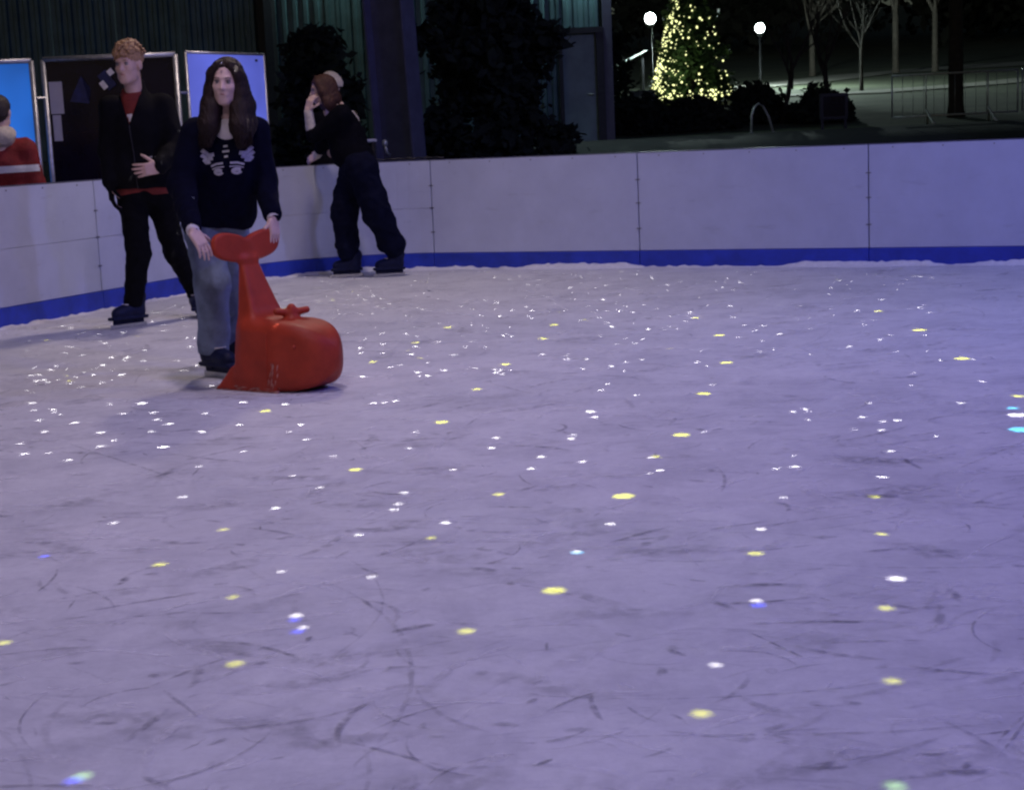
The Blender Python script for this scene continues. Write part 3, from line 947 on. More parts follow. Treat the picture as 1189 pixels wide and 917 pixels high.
# ------------------------------------------------------------------ metal building behind the rink
WY = 26.0
bld = empty('metal_building', (-10, WY, 0.9), 'dark teal corrugated metal building behind the rink', 'building')
def ribbed(x0, x1, z0, z1, pitch=0.165):
    mb = MB(); prof = []
    x = x0
    while x < x1 - 1e-6:
        e = min(x + pitch, x1)
        w = e - x
        prof += [(x, 0), (x + w * 0.42, 0), (x + w * 0.55, -0.045), (x + w * 0.87, -0.045)]
        x = e
    prof.append((x1, 0))
    v = [(px, WY + d, z) for z in (z0, z1) for px, d in prof]
    n = len(prof)
    mb.add(v, [(i, i + 1, n + i + 1, n + i) for i in range(n - 1)])
    return mb
x = -19.8
while x < 0.85:
    z1 = 6.8
    o = ribbed(x, min(x + 0.99, 0.95), 0.2, z1).build('siding_panel', M['siding'], bld)
    x += 0.995
ribbed(0.955, 1.60, 2.72, 6.8).build('siding_panel', M['siding'], bld)
MB().box((1.275, WY + 0.045, 1.70), (0.52, 0.05, 1.94)).build('door', M['door'], bld)
MB().box((0.985, WY + 0.02, 1.70), (0.06, 0.24, 2.06)).build('door_jamb', M['dark'], bld)
MB().box((1.60, WY + 0.02, 1.70), (0.12, 0.24, 2.06)).build('door_jamb', M['dark'], bld)
MB().box((1.29, WY + 0.02, 2.70), (0.70, 0.26, 0.09)).build('door_lintel', M['dark'], bld)
MB().tube([(1.48, WY + 0.02, 1.72), (1.48, WY - 0.04, 1.72), (1.40, WY - 0.04, 1.72)], 0.014, 6).build('door_handle', M['alu'], bld)
MB().box((1.72, WY + 0.02, 3.4), (0.14, 0.20, 6.6)).build('corner_trim', M['column'], bld)
MB().box((1.77, WY + 4.1, 3.4), (0.06, 8.0, 6.6)).build('side_wall', M['siding'], bld)
MB().tube([(-3.55, WY - 0.12, 0.4), (-3.55, WY - 0.12, 6.8)], 0.16, 8).build('downpipe', M['dark'], bld)
MB().box((-9, WY + 4, 6.9), (22, 8.4, 0.16)).build('roof', M['dark'], bld)
for wx, wz, watts, lab in ((-2.4, 4.9, 110, 'wall lamp high on the metal siding left of the column'), (1.35, 4.2, 75, 'wall lamp high above the grey green door')):
    e = empty('wall_lamp', (wx, WY, wz), lab, 'lamp', 'lamps on the metal building')
    MB().box((wx, WY - 0.16, wz + 0.06), (0.30, 0.24, 0.12), None, 0.01).build('housing', M['dark'], e)
    MB().box((wx, WY - 0.17, wz - 0.006), (0.22, 0.16, 0.012)).build('lens', M['globe'], e)
    lt = bpy.data.lights.new('wall_lamp_light', 'SPOT'); lt.energy = watts; lt.color = (0.72, 1.0, 1.0); lt.shadow_soft_size = 0.08
    lt.spot_size = math.radians(165); lt.spot_blend = 0.6
    lo = bpy.data.objects.new('wall_lamp_light', lt); COL.objects.link(lo); lo.location = (wx, WY - 0.22, wz - 0.10)
    lo.parent = e; lo.matrix_parent_inverse = Matrix.Translation(e.location).inverted()

# ------------------------------------------------------------------ lit panels and notice frame behind the left boards
def panel_frame(parent, a, b, z0, z1, mt, depth=0.05, rail=0.024):
    a, b = Vector(a + (0,)), Vector(b + (0,))
    t = (b - a).normalized(); n = Vector((-t.y, t.x, 0)); R = Matrix((t, n, Vector((0, 0, 1)))).transposed()
    L = (b - a).length; c = (a + b) / 2
    MB().box(c + Vector((0, 0, (z0 + z1) / 2)), (L - 0.02, 0.012, z1 - z0 - 0.02), R).build('sheet', mt, parent)
    for q in (0, 1):
        p = a.lerp(b, q)
        MB().tube([p + Vector((0, 0, -0.06)), p + Vector((0, 0, z1))], rail, 8).build('upright', M['alu'], parent, True)
    for z in (z0, z1):
        MB().tube([a + Vector((0, 0, z)), b + Vector((0, 0, z))], rail, 8).build('rail', M['alu'], parent, True)
    return t, n

p1 = empty('lit_panel', (-4.5, 13.85, -0.06), 'bright sky blue backlit panel at the left edge behind red jacket', 'panel')
panel_frame(p1, (-5.05, 13.75), (-3.865, 13.86), 0.62, 1.965, M['lit_blue'])
p2 = empty('notice_board', (-3.3, 14.0, -0.06), 'dark panel in a metal frame with pale papers on its left', 'panel')
panel_frame(p2, (-3.80, 13.98), (-2.70, 14.02), 0.62, 1.975, M['glass_dark'])
p3 = empty('lit_panel', (-2.4, 14.6, -0.06), 'violet blue backlit panel behind the woman with long hair', 'panel')
panel_frame(p3, (-2.655, 14.25), (-2.125, 15.2), 0.62, 2.0, M['lit_violet'], rail=0.014)
MB().box((-2.175, 15.085, 1.945), (0.02, 0.03, 0.02)).build('screw', M['dark'], p3)
for xa, xb2 in ((-3.865, -3.80), (-2.70, -2.655)):
    k = MB().tube([(xa, 13.9 if xa < -3 else 14.03, 1.66), (xb2, 13.96 if xa < -3 else 14.22, 1.66)], 0.012, 6).build('bracket', M['alu'], p2)
for (x0, x1, z0, z1) in ((-3.765, -3.655, 1.525, 1.79), (-3.755, -3.685, 1.30, 1.515)):
    o = MB().box(((x0 + x1) / 2, 13.975, (z0 + z1) / 2), (x1 - x0, 0.003, z1 - z0)).build('notice_paper', M['paper'])
    tag(o, 'larger upper pale sheet taped to the dark framed panel' if z0 > 1.5 else 'narrower lower pale sheet taped to the dark framed panel', 'paper', 'papers on the dark panel')
o = MB().add([(-3.60, 13.976, 1.62), (-3.44, 13.978, 1.60), (-3.42, 13.978, 1.72), (-3.49, 13.977, 1.83), (-3.55, 13.977, 1.72)], [(0, 1, 2, 3, 4), (4, 3, 2, 1, 0)])
o = o.build('poster_print', M['blue_print'])
tag(o, 'faint dark blue shape printed on the dark framed panel', 'poster')
st = empty('sticker', (-3.235, 13.97, 1.70), 'small slanted blue and white sticker on dark panel beside blond man', 'sticker')
Rs = Matrix.Rotation(math.radians(-35), 3, 'Y')
MB().box((-3.275, 13.972, 1.785), (0.085, 0.004, 0.15), Rs).build('sheet', M['blue_print'], st)
MB().box((-3.305, 13.969, 1.745), (0.045, 0.003, 0.07), Rs).build('white_patch', M['shirt_white'], st)
MB().box((-3.24, 13.969, 1.85), (0.05, 0.003, 0.05), Rs).build('white_patch', M['shirt_white'], st)
for q in (0, 1):
    o = MB().box((-3.335 + q * 0.065, 13.975, 1.545), (0.035, 0.003, 0.085)).build('notice_paper', M['blue_print'])
    tag(o, ('left' if q == 0 else 'right') + ' one of two tiny blue slips low on the dark panel', 'paper', 'tiny slips on the dark panel')

# fixture and cable near the column's foot
fx = empty('post_fixture', (-1.27, 16.45, -0.06), 'small white bar fixture on a thin post beside the column', 'fixture')
MB().tube([(-1.27, 16.45, -0.06), (-1.27, 16.45, 1.17)], 0.022, 8).build('post', M['dark'], fx, True)
MB().box((-1.28, 16.45, 1.185), (0.10, 0.05, 0.030), None, 0.008).build('white_bar', M['stripe'], fx)
cb = empty('clamp', (-1.15, 16.5, 1.10), 'small pale metal clamp on the column foot above the boards', 'clamp')
MB().ball((-1.165, 16.62, 1.15), (0.03, 0.03, 0.04), 8, 6).build('knob', M['galv'], cb, True)
MB().tube([(-1.165, 16.62, 1.13), (-1.15, 16.62, 1.06), (-1.12, 16.66, 1.03)], [0.016, 0.013, 0.011], 6).build('jaw', M['galv'], cb, True)
pts = []
for i in range(30):
    p, nn = track(-0.62 + 0.75 * i / 29)
    q = p - nn * (0.045 + 0.012 * math.sin(i * 1.1)) + Vector((0, 0, 1.004 + 0.011 * abs(math.sin(i * 0.9))))
    pts.append(q)
tag(MB().tube(pts, 0.009, 6).build('cable', M['dark'], None, True), 'dark bumpy cable lying along the board top below the column', 'cable')

# ------------------------------------------------------------------ leaf masses, trees
def leaf_mesh(name, pts, size, seed, up=0.3, aspect=1.9):
    r = np.random.default_rng(seed)
    n = len(pts)
    P = np.array(pts)
    a = r.normal(size=(n, 3)); a[:, 2] *= 0.7; a /= np.linalg.norm(a, axis=1, keepdims=True)
    b = np.cross(a, r.normal(size=(n, 3))); b /= np.linalg.norm(b, axis=1, keepdims=True)
    s = size * r.uniform(0.6, 1.4, (n, 1))
    v = np.stack([P - a * s * aspect * 0.5, P + b * s * 0.5, P + a * s * aspect * 0.5, P - b * s * 0.5], 1).reshape(-1, 3)
    me = bpy.data.meshes.new(name)
    me.vertices.add(len(v)); me.vertices.foreach_set('co', v.astype(np.float32).ravel())
    me.loops.add(n * 4); me.loops.foreach_set('vertex_index', np.arange(n * 4, dtype=np.int32))
    me.polygons.add(n); me.polygons.foreach_set('loop_start', np.arange(0, n * 4, 4, dtype=np.int32))
    me.update(calc_edges=True)
    return me

def clumpy(rng, n, clumps, spread):
    """points spread in small tufts round clump centres"""
    C = np.array(clumps)
    i = rng.integers(0, len(C), n)
    return C[i] + rng.normal(size=(n, 3)) * spread

def evergreen(name, label, base, h, r, n, seed, mt='evergreen', cone=1.0, leaf=0.07, group=None, cat='tree', low=0.04):
    rng = np.random.default_rng(seed)
    e = empty(name, base, label, cat, group)
    b = np.array(base)
    MB().tube([b, b + V(0.02, 0, h * 0.5), b + V(0, 0.02, h * 0.93)], [r * 0.09 + 0.03, r * 0.06 + 0.02, 0.012], 7).build('trunk', M['bark_dark'], e, True)
    cl = []
    for k in range(int(90 + 60 * h)):
        t = low + (1 - low) * rng.uniform(0, 1) ** 1.25
        rad = r * ((1 - t) ** cone) * (0.85 + 0.25 * math.sin(t * 23 + seed)) + 0.05
        a = rng.uniform(0, 6.283); q = rad * math.sqrt(rng.uniform(0.25, 1.0)) * rng.uniform(0.85, 1.12)
        cl.append(b + V(q * math.cos(a), q * math.sin(a), t * h))
    pts = clumpy(rng, n, cl, 0.05 + 0.045 * r)
    pts[:, 2] = np.maximum(pts[:, 2], b[2] + 0.03)
    link('crown', leaf_mesh('crown', pts, leaf, seed + 1), M[mt], e)
    return e, cl

evergreen('evergreen_bush', 'dark rounded evergreen bush behind the corner, left of the column', (-1.98, 18.4, terrain(-2, 18.4)), 2.36, 0.62, 10000, 3, cone=0.36, cat='bush')
evergreen('evergreen_tree', 'large black evergreen tree between the column and the door', (-0.08, 20.4, terrain(0, 20.4)), 4.6, 0.86, 17000, 4, cone=0.30, leaf=0.085)

# fir with fairy lights
xe, xcl = evergreen('christmas_tree', 'fir tree covered in glowing yellow fairy lights in the park', (4.62, 40.0, terrain(4.6, 40)), 3.1, 0.92, 9000, 5, 'xmas_leaf', 0.75, 0.085)
mb = MB(); rr = random.Random(9)
bz = terrain(4.6, 40)
for k in range(300):
    t = rr.random() ** 1.3 * 0.97
    rad = 0.92 * (1 - t) ** 0.75 * 1.03 + 0.06
    a = rr.gauss(3.7, 0.6) if rr.random() < 0.72 else rr.uniform(2.9, 6.5)
    c = (4.62 + rad * math.cos(a), 40 + rad * math.sin(a), bz + 0.06 + t * 3.08)
    e = 0.010 + 0.020 * rr.random() ** 2
    mb.ball(c, e, 6, 4)
for k in range(150):
    t = rr.random() ** 1.8 * 0.7
    rad = 0.92 * (1 - t) ** 0.75 * 1.03 + 0.06; a = rr.gauss(3.55, 0.3)
    mb.ball((4.62 + rad * math.cos(a), 40 + rad * math.sin(a), bz + 0.05 + t * 3.0), 0.010 + 0.018 * rr.random() ** 2, 6, 4)
for k in range(40):
    c = (3.95 + 1.75 * rr.random(), 39.15 - 0.2 * rr.random(), bz + 0.02 + 0.22 * rr.random())
    mb.ball(c, 0.016 + 0.02 * rr.random(), 6, 4)
tag(mb.build('fairy_lights', M['bulb'], xe, True), kind='stuff')
lt = bpy.data.lights.new('fairy_glow_lamp', 'POINT'); lt.energy = 14; lt.color = (0.85, 1.0, 0.45); lt.shadow_soft_size = 0.3
lo = bpy.data.objects.new('fairy_glow_lamp', lt); COL.objects.link(lo); lo.location = (4.2, 38.7, bz + 0.8)
lo.parent = xe; lo.matrix_parent_inverse = Matrix.Translation(xe.location).inverted()

# round street lamps
for (x, y, z, watts, lab) in ((4.06, 44.0, 3.947, 1500, 'lit round park lamp left of the glowing fir tree'), (7.88, 50.0, 3.90, 1600, 'lit round park lamp right of the glowing fir tree')):
    g = terrain(x, y)
    e = empty('park_lamp', (x, y, g), lab, 'lamp', 'park lamps')
    MB().tube([(x, y, g - 0.1), (x, y, g + 0.4), (x, y, z - 0.22)], [0.07, 0.045, 0.035], 8).build('post', M['dark'], e, True)
    MB().tube([(x, y, z - 0.24), (x, y, z - 0.17)], [0.06, 0.11], 10).build('collar', M['dark'], e)
    MB().ball((x, y, z), 0.145, 16, 12).build('globe', M['globe'], e, True)
    lt = bpy.data.lights.new('park_lamp_light', 'POINT'); lt.energy = watts; lt.color = (0.80, 1.0, 0.95); lt.shadow_soft_size = 0.1
    lo = bpy.data.objects.new('park_lamp_light', lt); COL.objects.link(lo); lo.location = (x, y, z + 0.34)
    lo.parent = e; lo.matrix_parent_inverse = Matrix.Translation(e.location).inverted()

# bare winter trees
def bare_tree(label, x, y, h, r, seed, mt='bark', lean=0.0, split=0.28, group='bare park trees'):
    g = terrain(x, y); rr = random.Random(seed)
    e = empty('bare_tree', (x, y, g), label, 'tree', group)
    tr, br = MB(), MB()
    def grow(mb, p, d, ln, rad, depth):
        pts, rads = [p.copy()], [rad]
        n = 4
        for i in range(n):
            d = (d + Vector((rr.gauss(0, 0.10), rr.gauss(0, 0.10), rr.gauss(0.04, 0.05)))).normalized()
            pts.append(pts[-1] + d * ln / n); rads.append(rad * (1 - 0.55 * (i + 1) / n))
        mb.tube(pts, rads, 6 if depth < 2 else 4, cap=False)
        if depth >= 4: return
        for k in range(3 if depth < 3 else 2):
            i = rr.randint(1, n)
            a = rr.uniform(0, 6.283); t = rr.uniform(0.4, 0.95)
            side = Vector((math.cos(a), math.sin(a), 0.35)).normalized()
            grow(br, pts[i], (d * (1 - t * 0.6) + side * t).normalized(), ln * rr.uniform(0.5, 0.75), rads[i] * 0.62, depth + 1)
    p = Vector((x, y, g - 0.05)); tops = Vector((x + lean * h, y, g + h * split))
    tr.tube([p, p + Vector((0, 0, 0.25)), p.lerp(tops, 0.5), tops], [r * 1.35, r * 1.05, r * 0.95, r * 0.88], 8)
    tr.build('trunk', M[mt], e, True)
    for k in range(4):
        a = k * 1.57 + rr.uniform(-0.4, 0.4)
        grow(br, tops - Vector((0, 0, 0.1 * k)), Vector((0.45 * math.cos(a), 0.45 * math.sin(a), 1)).normalized(), h * 0.34, r * 0.62, 1)
    br.build('crown', M[mt], e)
bare_tree('slim bare tree with fanned branches on the far lawn', 11.7, 62, 6.0, 0.11, 1)
bare_tree('thin bare tree left of the close thick trunk, far lawn', 14.33, 60, 8.0, 0.12, 2)
bare_tree('thinnest bare tree just left of the thick trunk', 15.75, 60, 8.0, 0.11, 3)
bare_tree('thick dark bare trunk standing close behind the barrier', 7.70, 28, 9.0, 0.125, 4, 'bark_dark', split=0.42)
bare_tree('small dark bare tree right of the slim fanned tree', 9.6, 44, 4.6, 0.05, 6, 'bark_dark')
bare_tree('spindly dark sapling left of the notice box', 4.95, 29, 3.2, 0.045, 7, 'bark_dark', lean=0.05)
bare_tree('spindly dark sapling right of the notice box', 5.95, 30, 3.4, 0.05, 8, 'bark_dark', lean=-0.02)
bare_tree('dark bare tree far behind at the right edge', 21.0, 66, 9.0, 0.14, 9, 'bark_dark')

# shrubs and hedge in the dark middle ground
for i, (x, y, h, r, lab) in enumerate((
        (2.45, 27.6, 0.50, 0.7, 'low black shrub nearest the building corner'),
        (3.35, 28.2, 0.42, 0.8, 'low black shrub below the glowing fir tree'),
        (4.55, 29.5, 0.62, 0.6, 'spreading black shrub behind the bent pipe rack'),
        (5.55, 28.6, 0.5, 0.55, 'small round dark shrub beside the notice box'),
        (2.15, 33.0, 1.7, 0.7, 'tall dark shrub hugging the building corner'))):
    evergreen('dark_shrub', lab, (x, y, terrain(x, y)), h, r, 2600, 40 + i, 'hedge', 0.45, 0.075, 'dark shrubs in the park', 'shrub', 0.02)

# wood closing the view beyond the lawn
rng = np.random.default_rng(77)
cl = []
for k in range(700):
    x = rng.uniform(-30, 90); y = 84 + rng.uniform(0, 26)
    cl.append(V(x, y, terrain(x, y) + rng.uniform(0.2, 1) ** 0.8 * (6 + 2.5 * math.sin(x * 0.35))))
pts = clumpy(rng, 42000, cl, 0.85)
tag(link('far_woods', leaf_mesh('far_woods', pts, 0.42, 5), M['woods']), 'dark wood closing the view beyond the lawn', 'woods', kind='stuff')

# pipe rack, notice box, barriers, cabinet, canopy
def at_ground(x, y): return Vector((x, y, terrain(x, y)))
e = empty('pipe_rack', at_ground(4.1, 26), 'bent pale pipe rack shaped like an arch', 'rack')
g = terrain(4.1, 26)
pts = [(3.93, 26, g - 0.05), (3.945, 26, g + 0.28), (3.985, 26.01, g + 0.40), (4.06, 26.02, g + 0.46), (4.13, 26.03, g + 0.41), (4.22, 26.04, g + 0.24), (4.30, 26.05, g - 0.05)]
MB().tube(pts, 0.019, 8).build('pipe', M['galv'], e, True)
for px, py in ((3.93, 26), (4.30, 26.05)): MB().tube([(px, py, g - 0.02), (px, py, g + 0.012)], 0.045, 8).build('foot', M['galv'], e)
g = terrain(5.23, 26)
e = empty('notice_box', at_ground(5.23, 26), 'dark upright notice box on two legs in the park', 'sign')
MB().box((5.23, 26, g + 0.36), (0.44, 0.10, 0.40), None, 0.01).build('cabinet', M['dark'], e)
MB().box((5.23, 25.944, g + 0.36), (0.34, 0.006, 0.31)).build('pane', M['glass_dark'], e)
for q in (-1, 1): MB().box((5.23 + q * 0.18, 26, g + 0.07), (0.04, 0.05, 0.22)).build('leg', M['dark'], e)

def barrier_unit(x0, y0, x1, y1, label, feet):
    a, b = at_ground(x0, y0), at_ground(x1, y1)
    e = empty('crowd_barrier', (a + b) / 2, label, 'barrier', 'steel crowd barriers in the park')
    t = (b - a).normalized(); n = Vector((-t.y, t.x, 0)).normalized(); up = Vector((0, 0, 1))
    z0, z1 = 0.14, 0.78
    for z in (z0, z1): MB().tube([a + up * z, b + up * z], 0.017, 6).build('rail', M['galv'], e, True)
    L = (b - a).length; k = int(L / 0.16)
    for i in range(k + 1):
        p = a + t * (L * i / k)
        MB().tube([p + up * z0, p + up * z1], 0.0045 if 0 < i < k else 0.014, 5).build('bar', M['alu'], e, True)
    for s in feet:
        p = a + t * s
        MB().tube([p + up * z1, p + up * z0], 0.013, 6).build('post', M['galv'], e, True)
        for q in (-1, 1):
            MB().tube([p + up * 0.24, p + up * 0.17 + n * q * 0.03 + t * 0.03, p + n * q * 0.16 + up * 0.05 + t * 0.06, p + n * q * 0.22 + up * 0.005 + t * 0.08], 0.02, 6).build('foot', M['galv'], e, True)
barrier_unit(6.15, 26, 8.12, 26, 'steel crowd barrier with curved feet before the thick trunk', (0.53, 1.50))
barrier_unit(8.20, 26.02, 10.15, 26.2, 'steel crowd barrier cut by the right edge of the picture', (0.5, 1.45))
g = terrain(3.1, 36)
e = empty('utility_cabinet', at_ground(3.1, 36), 'pale utility cabinet at the foot of the glowing fir tree', 'cabinet')
MB().box((3.12, 36, g + 0.22), (0.52, 0.30, 0.44), None, 0.015).build('body', M['pale_metal'], e)
MB().box((3.12, 36, g + 0.455), (0.58, 0.36, 0.03), None, 0.006).build('lid', M['pale_metal'], e)
e = empty('shelter', at_ground(3.3, 44.6), 'small pale pitched shelter roof below the left park lamp', 'shelter')
g = terrain(3.3, 44.6)
Rr = Matrix.Rotation(math.radians(-24), 3, 'Y')
MB().box((3.55, 45.2, g + 1.0), (1.0, 1.0, 0.05), Rr).build('roof', M['pale_metal'], e)
for dx, dy in ((-0.35, -0.4), (-0.35, 0.4), (0.35, -0.4), (0.35, 0.4)):
    MB().tube([(3.55 + dx, 45.2 + dy, g - 0.05), (3.55 + dx, 45.2 + dy, g + 1.0 + dx * 0.44)], 0.03, 6).build('leg', M['dark'], e)

# ================================================================== whale skating aid
def whale():
    O = V(-1.135, 8.16, 0)
    h = unit((0.82, -0.57, 0)); n = np.array([-h[1], h[0], 0.0]); up = V(0, 0, 1)
    F = np.array([h, n, up]).T
    L = lambda a, b, z: O + h * a + n * b + up * z
    e = empty('whale_skating_aid', O, 'red plastic whale skating aid held by its tail', 'skating aid')
    S = Solid(0.0065)
    def prow(P):                                                                        # rounded head: flat flanks closing to a blunt nose
        q = (P - O) @ F
        qa = np.maximum(q[..., 0] - 0.055, 0) / 0.305
        d1 = ((qa ** 2.3 + (np.abs(q[..., 2] - 0.172) / 0.174) ** 2.3) ** (1 / 2.3) - 1) * 0.174
        w = 0.166 * np.sqrt(np.maximum(1 - (np.maximum(q[..., 0] - 0.03, 0) / 0.345) ** 2, 0.03))
        d = np.stack([d1 + 0.055, np.abs(q[..., 1]) - w + 0.055, -0.17 - q[..., 0] + 0.055], -1)
        return (np.linalg.norm(np.maximum(d, 0), axis=-1) + np.minimum(d.max(-1), 0) - 0.055) * 0.85
    S.raw(L(0.1, 0, 0.17) - 0.42, L(0.1, 0, 0.17) + 0.42, prow, 0.04)
    def slab(P):                                                                        # flank rising to the tail stock
        q = (P - O) @ F
        t = np.clip((q[..., 2] - 0.16) / 0.46, 0, 1)
        u = np.clip((q[..., 2] - 0.25) / 0.11, 0, 1); u = u * u * (3 - 2 * u)
        lo, w = -0.185 - 0.035 * t, 0.142 - 0.102 * t ** 0.9
        hi = 0.10 * (1 - u) + u * (-0.075 - 0.105 * np.clip((q[..., 2] - 0.33) / 0.29, 0, 1))
        d = np.stack([np.abs(q[..., 0] - (lo + hi) / 2) - (hi - lo) / 2 + 0.02, np.abs(q[..., 1]) - w, np.abs(q[..., 2] - 0.36) - 0.285], -1)
        return (np.linalg.norm(np.maximum(d, 0), axis=-1) + np.minimum(d.max(-1), 0) - 0.022) * 0.9
    S.raw(L(-0.1, 0, 0.36) - 0.42, L(-0.1, 0, 0.36) + 0.42, slab, 0.06)
    def skirt(P):                                                                       # flared foot behind
        q = (P - O) @ F
        t = np.clip(q[..., 2] / 0.14, 0, 1)
        lo = -0.33 + 0.135 * t ** 0.8
        d = np.stack([np.abs(q[..., 0] - (lo + 0.08) / 2) - (0.08 - lo) / 2 + 0.01, np.abs(q[..., 1]) - 0.168 + 0.012 * t, np.abs(q[..., 2] - 0.06) - 0.05], -1)
        return (np.linalg.norm(np.maximum(d, 0), axis=-1) + np.minimum(d.max(-1), 0) - 0.012) * 0.9
    S.raw(L(-0.13, 0, 0.06) - 0.4, L(-0.13, 0, 0.06) + 0.4, skirt, 0.02)
    for q_ in (-1, 1):                                                                  # blunt tail flukes
        d_ = unit(n * q_ * 1.0 + up * 0.20); w_ = np.cross(h, d_)
        Ff = np.array([h, d_, w_]).T
        c_ = L(-0.215, q_ * 0.108, 0.712)
        def fluke(P, c_=c_, Ff=Ff):
            q = np.abs((P - c_) @ Ff)
            s_ = ((q[..., 1] / 0.128) ** 2.6 + (q[..., 2] / 0.070) ** 2.6) ** (1 / 2.6)
            d = np.stack([(s_ - 1) * 0.07 + 0.012, q[..., 0] - 0.008], -1)
            return np.linalg.norm(np.maximum(d, 0), axis=-1) + np.minimum(d.max(-1), 0) - 0.012
        S.raw(c_ - 0.17, c_ + 0.17, fluke, 0.025)
    S.cap(L(0.050, 0.02, 0.27), L(0.050, 0.02, 0.380), 0.064, 0.026, 0.035)            # water spout
    S.cap(L(0.050, 0.02, 0.372), L(0.050, 0.02, 0.400), 0.024, 0.024, 0.01)
    for q in (-1, 1):
        S.cap(L(0.050, 0.02, 0.378), L(0.050 + q * 0.042, 0.02 + q * 0.066, 0.388), 0.019, 0.017, 0.012)
    S.box(O + V(0, 0, -0.05), (0.6, 0.6, 0.052), None, 0.0, 0.002, cut=True)
    b = link('body', S.mesh('body'), M['red'], e)
    bv = BVHTree.FromObject(b, bpy.context.evaluated_depsgraph_get())
    # moulded ridge where the head shell meets the flank
    for bb in (1, -1):
        pts = []
        for i in range(15):
            ang = -0.55 + 1.75 * i / 14
            p = L(0.045 + 0.09 * math.sin(math.pi * i / 14) ** 0.5 * 0, bb * 0.6, 0.03 + 0.27 * i / 14)
            hit = bv.ray_cast(Vector(p), Vector(n * -bb))
            if hit[0]: pts.append(hit[0] + Vector(n * bb) * 0.001)
        MB().tube(pts, [0.002] + [0.0045] * (len(pts) - 2) + [0.002], 6).build('ridge', M['red'], e, True)
    # eye dimples on each cheek, worn pale rubbing edges and the runner under the skirt
    for bb in (1, -1):
        p = L(0.20, bb * 0.6, 0.23); hit = bv.ray_cast(Vector(p), Vector(n * -bb))
        if hit[0]: MB().ball(hit[0], 0.011, 10, 6).build('eye', M['red'], e, True)
    rr = random.Random(4)
    sc = MB()
    for i in range(46):
        a = rr.uniform(-0.30, 0.14); z = 0.006 + 0.02 * rr.random() ** 2
        if rr.random() < 0.35: a, z = rr.gauss(0.075, 0.018), rr.uniform(0.02, 0.15)
        p = L(a, -0.6, z); hit = bv.ray_cast(Vector(p), Vector(n))
        if not hit[0]: continue
        q = hit[0] + hit[1] * 0.0015
        t = Vector(h) if z < 0.03 else Vector((0.2, 0.1, 1)).normalized()
        w = hit[1].cross(t).normalized(); l, ww = rr.uniform(0.008, 0.035), rr.uniform(0.0015, 0.004)
        sc.add([q - t * l, q + w * ww, q + t * l, q - w * ww], [(0, 1, 2, 3), (3, 2, 1, 0)])
    tag(sc.build('scuffs', M['scuff'], e), kind='stuff')
    for bb in (-1, 1):
        MB().box(L(-0.10, bb * 0.165, 0.006), (0.40, 0.022, 0.012), Matrix([list(r) for r in F]), 0.003).build('runner', M['scuff'], e)
whale()

# ================================================================== people
def decal(me, origin, Uv, Vv, D, shapes, name, mt, parent):
    bv = BVHTree.FromPolygons([v.co for v in me.vertices], [p.vertices for p in me.polygons])
    mb = MB()
    for poly in shapes:                                   # each shape: centre line + width
        pts, w = poly
        dense = []
        for (a, b) in zip(pts[:-1], pts[1:]):
            k = max(2, int(math.hypot(b[0] - a[0], b[1] - a[1]) / 0.004))
            dense += [(a[0] + (b[0] - a[0]) * i / k, a[1] + (b[1] - a[1]) * i / k) for i in range(k)]
        dense.append(pts[-1])
        rows = []
        for i, p in enumerate(dense):
            q0, q1 = dense[max(i - 1, 0)], dense[min(i + 1, len(dense) - 1)]
            tx, ty = q1[0] - q0[0], q1[1] - q0[1]; l = math.hypot(tx, ty) or 1
            nx, ny = -ty / l, tx / l
            row = []
            for o in (-0.5, 0, 0.5):
                uu, vv = p[0] + nx * w * o, p[1] + ny * w * o
                st = Vector(origin) + Uv * uu + Vv * vv - D * 0.6
                hit = bv.ray_cast(st, D)
                row.append((hit[0] - D * 0.0025) if hit[0] else None)
            rows.append(row)
        for r1, r2 in zip(rows[:-1], rows[1:]):
            for k in (0, 1):
                q = [r1[k], r1[k + 1], r2[k + 1], r2[k]]
                if all(x is not None for x in q): mb.add(q, [(0, 1, 2, 3)])
    return mb.build(name, mt, parent)

